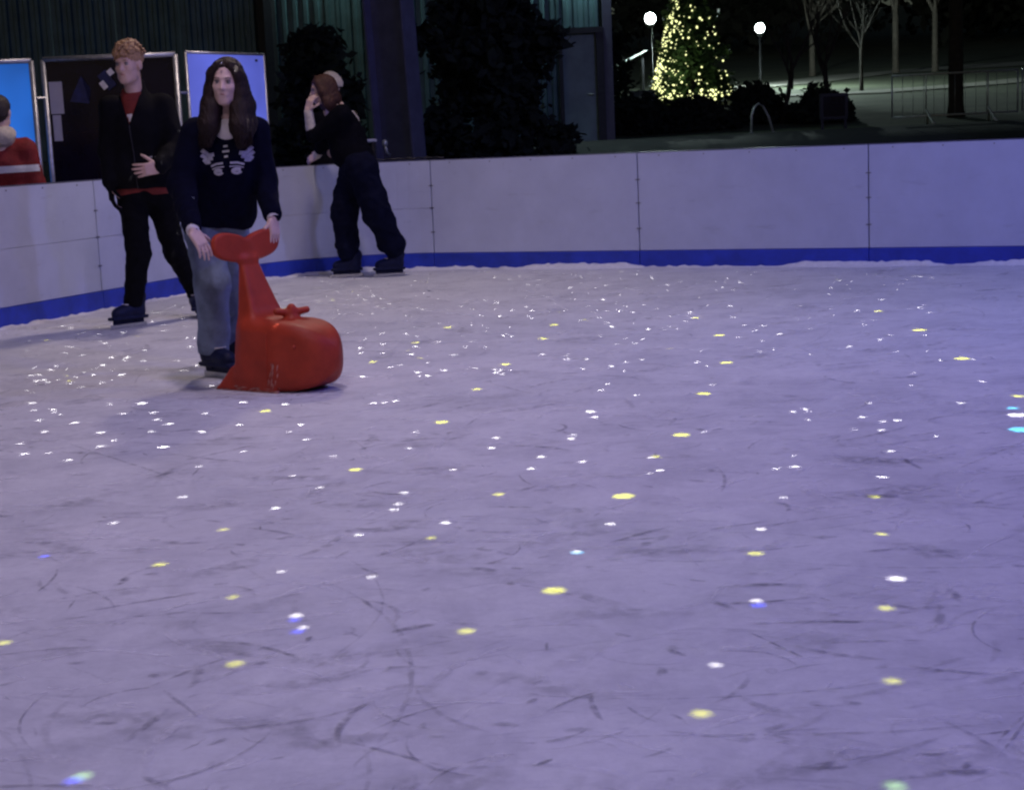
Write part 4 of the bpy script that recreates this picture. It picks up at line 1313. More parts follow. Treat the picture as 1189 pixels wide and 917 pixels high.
# ---- woman in the navy hoodie leaning on the whale
def woman():
    J = dict(head=V(-1.380, 8.47, 1.528), neck=V(-1.407, 8.555, 1.335), shR=V(-1.565, 8.56, 1.285), shL=V(-1.275, 8.60, 1.280),
             elR=V(-1.650, 8.50, 1.024), elL=V(-1.245, 8.64, 1.02), wrR=V(-1.535, 8.090, 0.812), wrL=V(-1.185, 8.445, 0.842),
             pel=V(-1.53, 8.74, 0.87), chest=V(-1.43, 8.60, 1.13), hipR=V(-1.605, 8.72, 0.85), hipL=V(-1.46, 8.78, 0.85),
             knR=V(-1.545, 8.58, 0.49), anR=V(-1.578, 8.66, 0.15), knL=V(-1.475, 8.86, 0.48), anL=V(-1.545, 9.02, 0.16))
    e = empty('person', (-1.52, 8.7, 0), 'person with long brown hair in navy hoodie leaning on red whale', 'person')
    F = frame((-0.10, -1, -0.10), (0.07, 0, 1))
    S = Solid(0.0052)
    L = head_solid(S, J['head'], F, 0.93, ears=False, soft=0.8)
    S.cap(J['head'] + V(0, 0.02, -0.06), J['neck'], 0.044, 0.052, 0.03)
    S.cap(J['neck'] + V(0, 0.02, -0.11), J['pel'], 0.085, 0.11, 0.03)
    S.cap(J['shR'] + V(0, 0, -0.035), J['shL'] + V(0, 0, -0.035), 0.045, k=0.03)
    for q, sd in (('R', -1), ('L', 1)):
        S.chain([J['sh' + q], J['el' + q], J['wr' + q]], [0.042, 0.036, 0.025], 0.02)
        S.chain([J['hip' + q], J['kn' + q], J['an' + q] + V(0, 0, 0.05)], [0.075, 0.052, 0.038], 0.03)
    # hands folded over the fluke tips
    hand_solid(S, J['wrR'] + V(0.004, -0.010, -0.006), (0.50, -0.16, -0.80), (0.57, 0.70, 0.35), 0.36, 0.90, thumb=0.5, right=True)
    hand_solid(S, J['wrL'] + V(0, -0.006, -0.008), (0.05, -0.06, -0.98), (-0.57, -0.82, 0.0), 0.32, 0.90, thumb=0.6)
    body = link('body', S.mesh('body'), M['skin'], e)
    face_parts(J['head'], F, e, 0.93)
    # hoodie
    H = Solid(0.0065)
    H.ell(J['chest'] + V(-0.005, 0, 0.02), (0.175, 0.126, 0.235), None, 0.06)
    H.ell(V(-1.480, 8.67, 0.97), (0.188, 0.142, 0.22), None, 0.08)
    H.cap(V(-1.585, 8.70, 0.86), V(-1.42, 8.72, 0.86), 0.115, 0.115, 0.06)
    H.cap(J['shR'] + V(0.01, 0, -0.015), J['shL'] + V(-0.01, 0, -0.015), 0.078, k=0.06)
    H.cap(J['neck'] + V(0, 0.015, -0.02), J['chest'], 0.085, 0.12, 0.05)
    H.chain([J['shR'], J['elR'], J['wrR'] + (J['elR'] - J['wrR']) * 0.06], [0.085, 0.074, 0.048], 0.03)
    H.chain([J['shL'], J['elL'], J['wrL'] + (J['elL'] - J['wrL']) * 0.10], [0.085, 0.070, 0.050], 0.02)
    H.ell(J['neck'] + V(0, 0.09, -0.02), (0.125, 0.065, 0.075), None, 0.03)              # hood lying on the back
    H.cap(J['neck'] + V(0, 0.005, 0.0), J['neck'] + V(0, 0.01, 0.02), 0.078, 0.070, 0.03)
    H.ell(J['neck'] + V(0.004, -0.03, 0.085), (0.056, 0.080, 0.070), None, 0.010, cut=True)   # neck opening
    H.ell(J['neck'] + V(0.006, -0.125, -0.005), (0.024, 0.075, 0.060), None, 0.008, cut=True)
    H.box(V(-1.5, 8.7, 0.68), (0.4, 0.4, 0.105), frame((0, 1, 0), (0.10, 0, 1)), 0.0, 0.012, cut=True)
    hm = H.mesh('hoodie', folds(0.0075, 24, 5, (1, 1, 0.55)))
    hood = link('hoodie', hm, M['navy'], e)
    # pale undershirt showing at the neck, cuffs of the shirt
    T = Solid(0.006)
    T.ell(J['neck'] + V(0.0, 0.0, -0.045), (0.085, 0.100, 0.075), None, 0.02)
    link('undershirt', T.mesh('undershirt'), M['shirt_white'], e)
    for q in ('R', 'L'):
        a = J['wr' + q]; d = unit(J['el' + q] - a)
        MB().tube([a + d * 0.022, a - d * 0.012], [0.036, 0.033], 14).build('shirt_cuff', M['shirt_white'], e, True)
    # printed emblem: feathered wings round a small column, arcs and letters below
    Dd = Vector((0.12, 1, 0.10)).normalized(); Uv = Vector((1, -0.12, 0)).normalized(); Vv = Vector((0, 0, 1))
    c = V(-1.405, 8.5, 1.125)
    sh = []
    for i, w in enumerate((0.020, 0.034, 0.018)): sh.append(([(-w / 2, 0.088 - i * 0.026), (w / 2, 0.090 - i * 0.026)], 0.010))
    for s in (-1, 1):
        sh.append(([(s * 0.062, 0.050), (s * 0.090, 0.045), (s * 0.124, 0.075)], 0.019))
        sh.append(([(s * 0.070, 0.032), (s * 0.098, 0.026), (s * 0.128, 0.050)], 0.018))
        sh.append(([(s * 0.084, 0.012), (s * 0.106, 0.008), (s * 0.120, 0.026)], 0.016))
        sh.append(([(s * 0.018, 0.004), (s * 0.05, 0.002), (s * 0.082, -0.010)], 0.010))
        sh.append(([(s * 0.014, -0.014), (s * 0.05, -0.016), (s * 0.078, -0.026)], 0.006))
        k = [(s * 0.045 + 0.020 * math.cos(t), -0.040 + 0.012 * math.sin(t)) for t in np.linspace(0.5, 6.0, 14)]
        sh.append((k, 0.013)); sh.append(([(s * 0.045 - 0.018, -0.040), (s * 0.045 + 0.018, -0.038)], 0.007))
    for bit in sh: decal(hm, c, Uv, Vv, Dd, [bit], 'printed_mark', M['print'], hood)
    # jeans
    Jn = Solid(0.0065)
    Jn.ell(V(-1.53, 8.75, 0.84), (0.165, 0.13, 0.14), None, 0.05)
    Jn.chain([J['hipR'], J['knR'], J['anR'] + V(0, 0, 0.0)], [0.112, 0.090, 0.086], 0.04)
    Jn.chain([J['hipL'], J['knL'], J['anL'] + V(0, 0, 0.02)], [0.105, 0.086, 0.082], 0.04)
    Jn.box(V(-1.55, 8.7, 0.07), (0.4, 0.6, 0.055), None, 0.0, 0.006, cut=True)
    link('jeans', Jn.mesh('jeans', folds(0.0065, 26, 8, (1, 1, 1.3))), M['jean'], e)
    skate(J['anR'] + V(0.0, -0.02, 0), J['anR'] + V(0.14, -0.16, 0), e, 0.02)
    skate(J['anL'], J['anL'] + V(0.16, -0.10, 0), e, 0.02)
    # long hair with a centre parting
    Hr = Solid(0.0052)
    hc = J['head']
    Hr.ell(L(0, -0.022, 0.038), V(0.085, 0.105, 0.094), F, 0.02)
    Hr.ell(L(0, -0.05, -0.06), V(0.090, 0.075, 0.14), F, 0.03)
    for q in (-1, 1):
        Hr.chain([L(q * 0.040, 0.055, 0.102), L(q * 0.072, 0.042, 0.05), L(q * 0.080, 0.030, -0.04), L(q * 0.080, 0.040, -0.14), L(q * 0.085, 0.066, -0.22), L(q * 0.092, 0.082, -0.32)], [0.014, 0.020, 0.030, 0.050, 0.054, 0.026], 0.03)
        Hr.chain([L(q * 0.080, -0.01, 0.02), L(q * 0.102, -0.02, -0.12), L(q * 0.112, 0.0, -0.22), L(q * 0.118, 0.03, -0.31)], [0.03, 0.042, 0.044, 0.02], 0.03)
    Hr.ell(L(0, 0.108, -0.012), V(0.064, 0.084, 0.108), F, 0.010, cut=True)
    Hr.ell(L(0, 0.10, -0.19), V(0.026, 0.14, 0.15), F, 0.012, cut=True)
    link('hair', Hr.mesh('hair', strands(0.0022, 260, 3)), M['hair_brown'], e)
    rs = np.random.default_rng(5)
    st = MB()
    for i in range(190):                                  # loose strands over the moulded mass
        q = -1 if i % 2 else 1
        w0 = rs.uniform(0.0, 1.0); out = rs.uniform(0.0, 1.0); jit = lambda a: rs.normal() * a
        y0 = 0.06 - 0.13 * w0
        pts = [L(q * 0.006 + jit(0.003), y0, 0.134 - 0.5 * (y0 + 0.02) ** 2 * 10 + jit(0.002)),
               L(q * (0.058 + 0.006 * out), y0 * 0.8, 0.098 + jit(0.004)),
               L(q * (0.088 + 0.010 * out) + jit(0.004), y0 * 0.6 - 0.005, 0.02 + jit(0.01)),
               L(q * (0.090 + 0.026 * out) + jit(0.006), 0.01 + y0 * 0.5, -0.10 + jit(0.01)),
               L(q * (0.085 + 0.050 * out) + jit(0.008), 0.045 + 0.06 * (1 - out) + jit(0.008), -0.21 + jit(0.01)),
               L(q * (0.082 + 0.062 * out) + jit(0.010), 0.06 + 0.06 * (1 - out) + jit(0.012), -0.30 - 0.06 * rs.random())]
        P = [Vector(p) for p in pts]
        fine = []
        for k in range(len(P) - 1):
            for u in (0, 0.5): fine.append(P[k].lerp(P[k + 1], u))
        fine.append(P[-1])
        fine = [fine[0]] + [(fine[k - 1] + fine[k] * 2 + fine[k + 1]) / 4 for k in range(1, len(fine) - 1)] + [fine[-1]]
        st.tube(fine, [0.0016] + [0.0034] * (len(fine) - 2) + [0.0008], 5)
    tag(st.build('hair_strands', M['hair_brown'], e, True), kind='stuff')
    MB().ball(Vector(L(0.004, 0.086, 0.112)), (0.007, 0.004, 0.006), 8, 6).build('hair_clip', M['blade'], e, True)
woman()

# ---- man with blond hair in the black jacket
def man():
    J = dict(head=V(-2.500, 11.33, 1.772), neck=V(-2.495, 11.40, 1.585), shR=V(-2.655, 11.40, 1.495), shL=V(-2.315, 11.45, 1.495),
             elR=V(-2.695, 11.42, 1.20), wrR=V(-2.685, 11.31, 0.97), elL=V(-2.235, 11.37, 1.215), wrL=V(-2.305, 11.12, 1.085),
             pel=V(-2.485, 11.44, 0.98), chest=V(-2.485, 11.41, 1.33), hipR=V(-2.57, 11.42, 0.93), hipL=V(-2.405, 11.45, 0.93),
             knR=V(-2.523, 11.28, 0.51), anR=V(-2.580, 11.26, 0.15), knL=V(-2.325, 11.55, 0.49), anL=V(-2.241, 11.76, 0.15))
    e = empty('person', (-2.48, 11.4, 0), 'person with short blond hair, black jacket, red shirt, skating by boards', 'person')
    F = frame((-0.30, -0.95, -0.06), (-0.02, 0, 1))
    S = Solid(0.0058)
    L = head_solid(S, J['head'], F, 1.06)
    S.cap(J['head'] + V(0.01, 0.02, -0.06), J['neck'] + V(0, 0, -0.03), 0.058, 0.060, 0.02)
    S.cap(J['neck'] + V(0, 0.02, -0.10), J['pel'], 0.09, 0.115, 0.03)
    S.cap(J['shR'] + V(0, 0, -0.03), J['shL'] + V(0, 0, -0.03), 0.05, k=0.03)
    for q in 'RL':
        S.chain([J['sh' + q], J['el' + q], J['wr' + q]], [0.05, 0.042, 0.030], 0.02)
        S.chain([J['hip' + q], J['kn' + q], J['an' + q] + V(0, 0, 0.05)], [0.085, 0.06, 0.044], 0.03)
    hand_solid(S, J['wrL'], (-0.85, -0.35, -0.12), (-0.15, -0.10, 1.0), 0.55, 1.08, thumb=0.3, spread=0.10)
    hand_solid(S, J['wrR'], (0.05, -0.10, -1), (0.35, -0.9, 0), 0.5, 1.05, right=True)
    link('body', S.mesh('body'), M['skin_man'], e)
    face_parts(J['head'], F, e, 1.06, 'hair_blond')
    G = Solid(0.0062)
    hand_solid(G, J['wrR'] + V(0, 0, 0.01), (0.05, -0.10, -1), (0.35, -0.9, 0), 0.5, 1.17, right=True)
    G.cap(J['wrR'] + V(0, 0, 0.05), J['wrR'], 0.042, 0.038, 0.02)
    link('glove', G.mesh('glove'), M['black'], e)
    # red shirt under the jacket
    T = Solid(0.0065)
    T.ell(J['chest'] + V(0, 0.005, -0.02), (0.172, 0.128, 0.26), None, 0.04)
    T.cap(J['neck'] + V(-0.01, 0.0, -0.020), J['chest'], 0.084, 0.118, 0.03)
    T.cap(V(-2.56, 11.42, 0.97), V(-2.40, 11.44, 0.97), 0.135, 0.135, 0.05)
    T.ell(J['neck'] + V(-0.014, -0.05, 0.072), (0.060, 0.085, 0.070), None, 0.008, cut=True)
    T.box(V(-2.48, 11.4, 0.80), (0.4, 0.4, 0.095), None, 0.0, 0.006, cut=True)
    tm = T.mesh('shirt', folds(0.004, 24, 3))
    sh = link('shirt', tm, M['shirt_red'], e)
    # black jacket open at the throat
    H = Solid(0.0065)
    H.ell(J['chest'] + V(0, 0.01, 0.0), (0.205, 0.148, 0.26), None, 0.06)
    H.cap(V(-2.565, 11.42, 1.07), V(-2.40, 11.44, 1.07), 0.150, 0.150, 0.08)
    H.cap(V(-2.565, 11.42, 0.97), V(-2.40, 11.44, 0.97), 0.152, 0.152, 0.05)
    H.cap(J['shR'] + V(0.02, 0, -0.02), J['shL'] + V(-0.02, 0, -0.02), 0.085, k=0.06)
    H.cap(J['neck'] + V(0.004, 0.026, 0.050), J['chest'], 0.076, 0.13, 0.05)
    H.chain([J['shR'], J['elR'], J['wrR'] + V(0, 0, 0.03)], [0.092, 0.080, 0.058], 0.03)
    H.chain([J['shL'], J['elL'], J['wrL'] + (J['elL'] - J['wrL']) * 0.08], [0.092, 0.082, 0.058], 0.03)
    H.ell(J['neck'] + V(-0.015, -0.085, 0.075), (0.052, 0.125, 0.10), None, 0.012, cut=True)
    def throat(P):                                        # open V of the jacket front
        q = P - (J['neck'] + V(-0.02, 0, 0))
        w = 0.066 + 0.32 * np.minimum(q[..., 2], 0.03)
        return np.maximum(np.maximum(np.abs(q[..., 0]) - w, q[..., 1] + 0.02), np.abs(q[..., 2] + 0.08) - 0.15)
    H.raw(J['neck'] + V(-0.12, -0.4, -0.24), J['neck'] + V(0.10, 0, 0.08), throat, 0.006, cut=True)
    H.box(V(-2.48, 11.4, 0.83), (0.4, 0.4, 0.108), None, 0.0, 0.008, cut=True)
    hm = H.mesh('jacket', folds(0.008, 20, 12, (1, 1, 0.6)))
    jk = link('jacket', hm, M['black'], e)
    Dd = Vector((0, 1, 0)); Uv = Vector((1, 0, 0)); Vv = Vector((0, 0, 1))
    decal(tm, V(-2.508, 11.2, 1.425), Uv, Vv, Dd, [([(-0.006, 0.022), (-0.004, 0.002)], 0.036), ([(-0.004, 0.002), (0.0, -0.028)], 0.022)], 'shirt_print', M['shirt_white'], sh)
    for bit in (([(-0.05, 0), (-0.03, 0.004)], 0.010), ([(-0.015, 0.004), (0.005, 0.005)], 0.010), ([(0.018, 0.0), (0.036, 0.002)], 0.012)):
        decal(hm, V(-2.385, 11.0, 1.150), Uv, Vv, Dd, [bit], 'printed_mark', M['bolt'], jk)
    bvh = BVHTree.FromPolygons([v.co for v in hm.vertices], [p.vertices for p in hm.polygons])
    zp = []
    for i in range(40):
        hit = bvh.ray_cast(Vector((-2.515 + 0.0006 * i, 10.8, 1.385 - 0.0115 * i)), Vector((0, 1, 0)))
        if hit[0]: zp.append(hit[0] - Vector((0, 0.001, 0)))
    MB().tube(zp, 0.0038, 5).build('zip', M['dark'], jk, True)
    # cord necklace
    pts = [Vector(J['neck'] + V(-0.012 + 0.062 * math.cos(t), -0.012 + 0.066 * math.sin(t), -0.018 + 0.030 * math.sin(t))) for t in np.linspace(math.pi, 2 * math.pi, 15)]
    MB().tube(pts, 0.0055, 6).build('necklace', M['black'], e, True)
    Tr = Solid(0.0065)
    Tr.ell(V(-2.485, 11.44, 0.93), (0.17, 0.135, 0.13), None, 0.05)
    Tr.chain([J['hipR'], J['knR'], J['anR'] + V(0, 0, 0.02)], [0.108, 0.084, 0.070], 0.04)
    Tr.chain([J['hipL'], J['knL'], J['anL'] + V(0, 0, 0.02)], [0.105, 0.080, 0.064], 0.04)
    Tr.box(V(-2.45, 11.5, 0.07), (0.5, 0.7, 0.065), None, 0.0, 0.006, cut=True)
    link('trousers', Tr.mesh('trousers', folds(0.0075, 24, 6, (1, 1, 1.4))), M['trouser'], e)
    skate(J['anR'], J['anR'] + V(-0.13, -0.13, 0), e, 0.06)
    skate(J['anL'], J['anL'] + V(0.03, -0.16, 0), e, 0.06)
    Hr = Solid(0.0055)
    Hr.ell(L(0, -0.020, 0.056), V(0.086, 0.104, 0.082) * 1.06, F, 0.02)
    rr = np.random.default_rng(2)
    for i in range(170):                                 # tousled tufts
        a = rr.uniform(0, 6.283); t = rr.uniform(0.15, 1.0)
        x, y = 0.088 * math.sin(t * 1.5) * math.cos(a), -0.018 + 0.105 * math.sin(t * 1.5) * math.sin(a)
        z = 0.062 + 0.088 * math.cos(t * 1.5)
        nn_ = unit((x / 0.088, (y + 0.018) / 0.105, (z - 0.062) / 0.088))
        tg = unit(np.cross(np.cross(nn_, (0.5 + rr.normal() * 0.25, 0.85, -0.1)), nn_) + 1e-6)
        d = unit(tg + nn_ * rr.uniform(0.12, 0.5))
        p = L(x, y, z)
        Hr.cap(p, p + F @ (d * rr.uniform(0.020, 0.042)), 0.0105, 0.0050, 0.008)
    Hr.ell(L(0, 0.122, -0.035), V(0.078, 0.072, 0.098) * 1.06, F, 0.010, cut=True)
    Hr.box(L(0, 0.02, -0.10), V(0.12, 0.16, 0.095), F, 0.02, 0.012, cut=True)
    link('hair', Hr.mesh('hair', strands(0.003, 190, 6)), M['hair_blond'], e)
man()

# ---- skater in dark clothes leaning over the boards
def leaner():
    J = dict(head=V(-1.535, 14.50, 1.640), neck=V(-1.440, 14.53, 1.485), shN=V(-1.365, 14.40, 1.415), shF=V(-1.430, 14.74, 1.405),
             elN=V(-1.640, 14.45, 1.255), wrN=V(-1.660, 14.405, 1.475), elF=V(-1.570, 14.85, 1.225), wrF=V(-1.672, 14.98, 1.075),
             pel=V(-1.262, 14.48, 1.02), chest=V(-1.375, 14.54, 1.28), hipN=V(-1.225, 14.39, 0.97), hipF=V(-1.300, 14.58, 0.97),
             knN=V(-1.116, 14.39, 0.585), anN=V(-0.975, 14.45, 0.20), knF=V(-1.410, 14.55, 0.58), anF=V(-1.400, 14.56, 0.17))
    e = empty('person', (-1.25, 14.5, 0), 'person in black sweater and baggy navy trousers leaning over the boards', 'person')
    F = frame((-0.95, -0.22, -0.12), (-0.25, 0, 1))
    S = Solid(0.0062)
    L = head_solid(S, J['head'], F, 0.98, ears=False)
    S.cap(J['head'] + V(0.03, 0.005, -0.05), J['neck'], 0.052, 0.058, 0.03)
    S.cap(J['neck'] + V(0.02, 0, -0.04), J['pel'], 0.10, 0.12, 0.04)
    S.cap(J['shN'], J['shF'], 0.055, k=0.04)
    for q in 'NF':
        S.chain([J['sh' + q], J['el' + q], J['wr' + q]], [0.045, 0.042, 0.029], 0.02)
        S.chain([J['hip' + q], J['kn' + q], J['an' + q] + V(0, 0, 0.05)], [0.08, 0.055, 0.04], 0.03)
    hand_solid(S, J['wrN'], (0.30, -0.12, 0.90), (0.55, -0.5, -0.3), 0.7, 0.95)
    hand_solid(S, J['wrF'], (-0.75, 0.45, -0.35), (0.3, 0.3, 0.9), 0.6, 1.0)
    link('body', S.mesh('body'), M['skin'], e)
    face_parts(J['head'], F, e, 0.98, 'hair_auburn')
    H = Solid(0.0068)
    H.ell(J['chest'], (0.16, 0.19, 0.20), frame((0, 1, 0), (-0.42, 0, 1)), 0.06)
    H.cap(V(-1.34, 14.53, 1.22), V(-1.275, 14.49, 1.06), 0.150, 0.150, 0.06)
    H.cap(J['shN'], J['shF'], 0.088, k=0.06)
    H.cap(J['neck'] + V(0.03, 0, -0.02), J['chest'], 0.078, 0.12, 0.05)
    H.chain([J['shN'], J['elN'] + V(0.02, 0, 0)], [0.088, 0.070], 0.03)
    H.cap(J['elN'], J['elN'] + V(-0.004, -0.01, 0.035), 0.062, 0.055, 0.02)
    H.chain([J['shF'], J['elF'], J['elF'] + (J['wrF'] - J['elF']) * 0.62], [0.085, 0.070, 0.056], 0.03)
    H.cap(V(-1.355, 14.50, 1.10), V(-1.27, 14.48, 1.02), 0.150, 0.150, 0.06)
    H.box(V(-1.27, 14.5, 0.815), (0.4, 0.4, 0.10), frame((0, 1, 0), (0.32, 0, 1)), 0.0, 0.012, cut=True)
    link('sweater', H.mesh('sweater', folds(0.008, 22, 15)), M['black_knit'], e)
    for q, t0, t1 in (('N', 0.10, 0.92), ('F', 0.50, 0.95)):
        C = Solid(0.006); a, b = J['el' + q], J['wr' + q]
        C.cap(a + (b - a) * t0, a + (b - a) * t1, 0.050, 0.040)
        link('sleeve', C.mesh('sleeve', folds(0.004, 40, 17)), M['cream'], e)
    Tr = Solid(0.0068)
    Tr.ell(V(-1.258, 14.48, 0.985), (0.165, 0.18, 0.14), frame((0, 1, 0), (-0.2, 0, 1)), 0.05)
    Tr.chain([J['hipN'], J['knN'], J['anN'] + V(-0.01, 0, 0.055)], [0.145, 0.130, 0.112], 0.05)
    Tr.chain([J['hipF'], J['knF'], J['anF'] + V(0.0, 0, 0.06)], [0.140, 0.122, 0.108], 0.05)
    Tr.cap(J['anN'] + V(-0.03, 0, 0.075), J['anN'] + V(0.0, 0, 0.03), 0.118, 0.066, 0.02)
    Tr.cap(J['anF'] + V(0, 0, 0.10), J['anF'] + V(0, 0, 0.03), 0.110, 0.066, 0.02)
    link('trousers', Tr.mesh('trousers', folds(0.016, 19, 21, (1, 1, 1.5))), M['sweat'], e)
    skate(V(-0.985, 14.45, 0.13), V(-1.2, 14.41, 0), e, 0.06)
    skate(V(-1.37, 14.56, 0.13), V(-1.6, 14.54, 0), e, 0.06)
    Hr = Solid(0.0058)
    Hr.ell(L(0, -0.022, 0.043), V(0.088, 0.108, 0.094), F, 0.02)
    Hr.ell(L(0, -0.06, -0.04), V(0.088, 0.08, 0.12), F, 0.04)
    for q in (-1, 1):
        Hr.chain([L(q * 0.07, 0.045, 0.07), L(q * 0.085, 0.012, -0.02), L(q * 0.085, -0.02, -0.12), L(q * 0.07, -0.05, -0.20)], [0.022, 0.035, 0.048, 0.03], 0.03)
    Hr.cap(L(0, -0.08, -0.10), L(0, -0.10, -0.24), 0.07, 0.04, 0.04)
    Hr.ell(L(0, 0.112, -0.03), V(0.090, 0.085, 0.110), F, 0.012, cut=True)
    link('hair', Hr.mesh('hair', strands(0.003, 240, 9)), M['hair_auburn'], e)
    rs = np.random.default_rng(15); st = MB(); jit = lambda a: rs.normal() * a
    for i in range(110):
        q = -1 if i % 2 else 1; u = rs.uniform(0, 1)
        pts = [L(q * 0.01, 0.05 - 0.10 * u, 0.138 - 0.03 * u), L(q * 0.072, 0.03 - 0.10 * u, 0.09 - 0.03 * u), L(q * (0.094 - 0.03 * u), -0.01 - 0.10 * u, 0.0 + jit(0.01)),
               L(q * (0.090 - 0.04 * u) + jit(0.006), -0.04 - 0.09 * u, -0.12 + jit(0.01)), L(q * (0.080 - 0.04 * u) + jit(0.01), -0.06 - 0.07 * u + jit(0.01), -0.24 + jit(0.02))]
        st.tube([Vector(p) for p in pts], [0.0018, 0.004, 0.004, 0.0038, 0.001], 5)
    tag(st.build('hair_strands', M['hair_auburn'], e, True), kind='stuff')
leaner()

# ---- person outside the boards, mostly hidden behind the leaning skater
def behind():
    e = empty('person', (-1.50, 15.62, -0.06), 'person in cream knit hat outside boards, mostly hidden by leaning skater', 'person')
    hd = V(-1.575, 15.60, 1.690)
    F = frame((-0.2, -0.95, -0.05))
    S = Solid(0.0075)
    L = head_solid(S, hd, F, 1.0)
    S.cap(hd + V(0.01, 0.015, -0.06), V(-1.55, 15.63, 1.49), 0.055, 0.06, 0.03)
    S.cap(V(-1.55, 15.63, 1.45), V(-1.53, 15.64, 0.98), 0.11, 0.12, 0.04)
    for q in (-1, 1):
        S.chain([V(-1.55 + q * 0.15, 15.63, 1.40), V(-1.55 + q * 0.17, 15.66, 1.12), V(-1.55 + q * 0.15, 15.58, 0.92)], [0.045, 0.04, 0.03], 0.03)
        hand_solid(S, V(-1.55 + q * 0.15, 15.58, 0.92), (0, -0.3, -1), (q * -0.5, -0.8, 0), 0.4)
        S.chain([V(-1.53 + q * 0.09, 15.64, 0.92), V(-1.53 + q * 0.10, 15.62, 0.47), V(-1.53 + q * 0.10, 15.66, 0.03)], [0.08, 0.058, 0.045], 0.03)
        S.cap(V(-1.53 + q * 0.10, 15.68, -0.01), V(-1.53 + q * 0.11, 15.52, -0.02), 0.042, 0.035, 0.02)
    link('body', S.mesh('body'), M['skin'], e)
    face_parts(hd, F, e, 1.0)
    C = Solid(0.0075)
    C.ell(V(-1.545, 15.63, 1.28), (0.18, 0.13, 0.22), None, 0.05)
    C.cap(V(-1.60, 15.63, 0.95), V(-1.47, 15.63, 0.95), 0.13, k=0.06)
    for q in (-1, 1):
        C.chain([V(-1.55 + q * 0.15, 15.63, 1.41), V(-1.55 + q * 0.17, 15.66, 1.12), V(-1.55 + q * 0.15, 15.58, 0.95)], [0.075, 0.07, 0.055], 0.03)
    cm = C.mesh('coat', folds(0.007, 20, 31))
    link('coat', cm, M['black'], e)
    P = Solid(0.0075)
    for q in (-1, 1):
        P.chain([V(-1.53 + q * 0.08, 15.64, 0.92), V(-1.53 + q * 0.10, 15.62, 0.47), V(-1.53 + q * 0.10, 15.66, 0.06)], [0.10, 0.08, 0.07], 0.03)
    link('trousers', P.mesh('trousers', folds(0.006, 20, 32)), M['trouser'], e)
    K = Solid(0.0065)
    K.ell(L(0, -0.015, 0.055), V(0.096, 0.112, 0.098), F, 0.02)
    K.cap(L(-0.05, 0, 0.03), L(0.05, 0, 0.03), 0.075, k=0.03)
    K.box(L(0, 0, -0.07), V(0.2, 0.2, 0.075), F, 0.0, 0.01, cut=True)
    link('knit_hat', K.mesh('knit_hat', strands(0.003, 150, 11)), M['cream'], e)
    MB().tube([(-1.42, 15.50, 1.47), (-1.375, 15.49, 1.455), (-1.335, 15.49, 1.40), (-1.318, 15.50, 1.34)], [0.014, 0.02, 0.02, 0.012], 8).build('bag_strap', M['cream'], e, True)
behind()

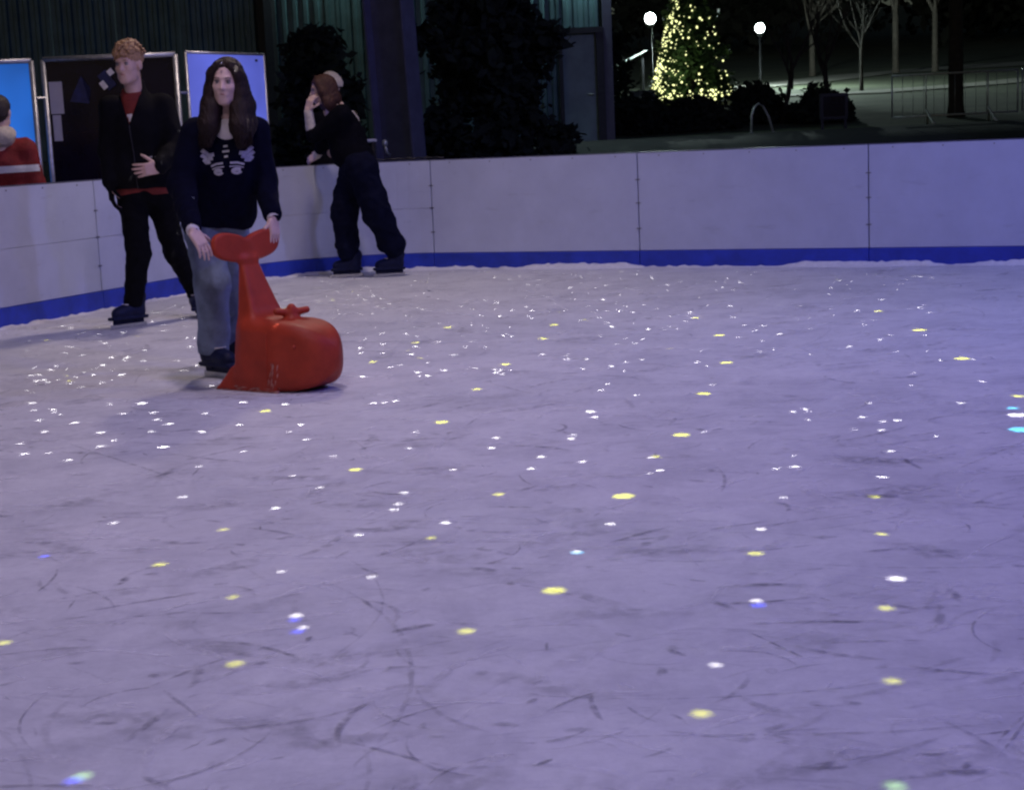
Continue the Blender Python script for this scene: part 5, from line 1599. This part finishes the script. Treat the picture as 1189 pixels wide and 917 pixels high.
# ---- person in the red jacket at the left edge, seen from behind
def onlooker():
    e = empty('person', (-3.84, 12.75, -0.06), 'person in red jacket with white stripe at left edge, seen from behind', 'person')
    hd = V(-3.815, 12.70, 1.525)
    F = frame((0.1, 0.99, -0.05))
    S = Solid(0.0075)
    L = head_solid(S, hd, F, 1.0)
    S.cap(hd + V(0, -0.02, -0.06), V(-3.83, 12.71, 1.33), 0.058, 0.066, 0.03)
    S.cap(V(-3.83, 12.72, 1.28), V(-3.83, 12.75, 0.88), 0.11, 0.12, 0.04)
    for q in (-1, 1):
        S.chain([V(-3.83 + q * 0.17, 12.74, 1.25), V(-3.83 + q * 0.21, 12.76, 0.98), V(-3.83 + q * 0.17, 12.92, 0.85)], [0.045, 0.04, 0.03], 0.03)
        hand_solid(S, V(-3.83 + q * 0.17, 12.92, 0.85), (-q * 0.4, 0.8, -0.2), (0, 0.2, 1), 0.5)
        S.chain([V(-3.83 + q * 0.09, 12.75, 0.84), V(-3.83 + q * 0.10, 12.73, 0.43), V(-3.83 + q * 0.10, 12.76, 0.03)], [0.08, 0.058, 0.045], 0.03)
        S.cap(V(-3.83 + q * 0.10, 12.74, -0.01), V(-3.83 + q * 0.11, 12.92, -0.02), 0.042, 0.035, 0.02)
    link('body', S.mesh('body'), M['skin'], e)
    face_parts(hd, F, e, 1.0)
    C = Solid(0.0072)
    C.ell(V(-3.83, 12.74, 1.10), (0.225, 0.155, 0.25), None, 0.05)
    C.cap(V(-3.92, 12.75, 0.86), V(-3.74, 12.75, 0.86), 0.15, k=0.06)
    C.cap(V(-3.99, 12.74, 1.245), V(-3.67, 12.74, 1.245), 0.085, k=0.05)
    for q in (-1, 1):
        C.chain([V(-3.83 + q * 0.18, 12.74, 1.24), V(-3.83 + q * 0.22, 12.76, 0.98), V(-3.83 + q * 0.18, 12.90, 0.86)], [0.088, 0.080, 0.06], 0.03)
    C.box(V(-3.83, 12.75, 0.66), (0.4, 0.4, 0.10), None, 0.0, 0.01, cut=True)
    cm = C.mesh('jacket', folds(0.007, 20, 41))
    jk = link('jacket', cm, M['jacket_red'], e)
    decal(cm, V(-3.83, 12.4, 1.095), Vector((1, 0, 0)), Vector((0, 0, 1)), Vector((0, 1, 0)), [([(-0.30, -0.005), (0.30, 0.005)], 0.052)], 'white_stripe', M['stripe'], jk)
    K = Solid(0.0072)
    K.ell(V(-3.825, 12.655, 1.335), (0.125, 0.085, 0.095), None, 0.03)
    K.cap(V(-3.90, 12.68, 1.365), V(-3.75, 12.68, 1.365), 0.058, k=0.03)
    link('hood', K.mesh('hood', folds(0.008, 26, 42)), M['cream'], e)
    P = Solid(0.0075)
    for q in (-1, 1):
        P.chain([V(-3.83 + q * 0.08, 12.75, 0.85), V(-3.83 + q * 0.10, 12.73, 0.43), V(-3.83 + q * 0.10, 12.76, 0.06)], [0.105, 0.085, 0.075], 0.03)
    link('trousers', P.mesh('trousers', folds(0.006, 20, 43)), M['trouser'], e)
    Hr = Solid(0.0058)
    Hr.ell(L(0, -0.022, 0.045), V(0.088, 0.106, 0.092), F, 0.02)
    Hr.ell(L(0, -0.05, -0.01), V(0.075, 0.065, 0.075), F, 0.03)
    Hr.ell(L(0, 0.112, -0.04), V(0.085, 0.09, 0.11), F, 0.012, cut=True)
    link('hair', Hr.mesh('hair', strands(0.003, 200, 13)), M['hair_dark'], e)
onlooker()
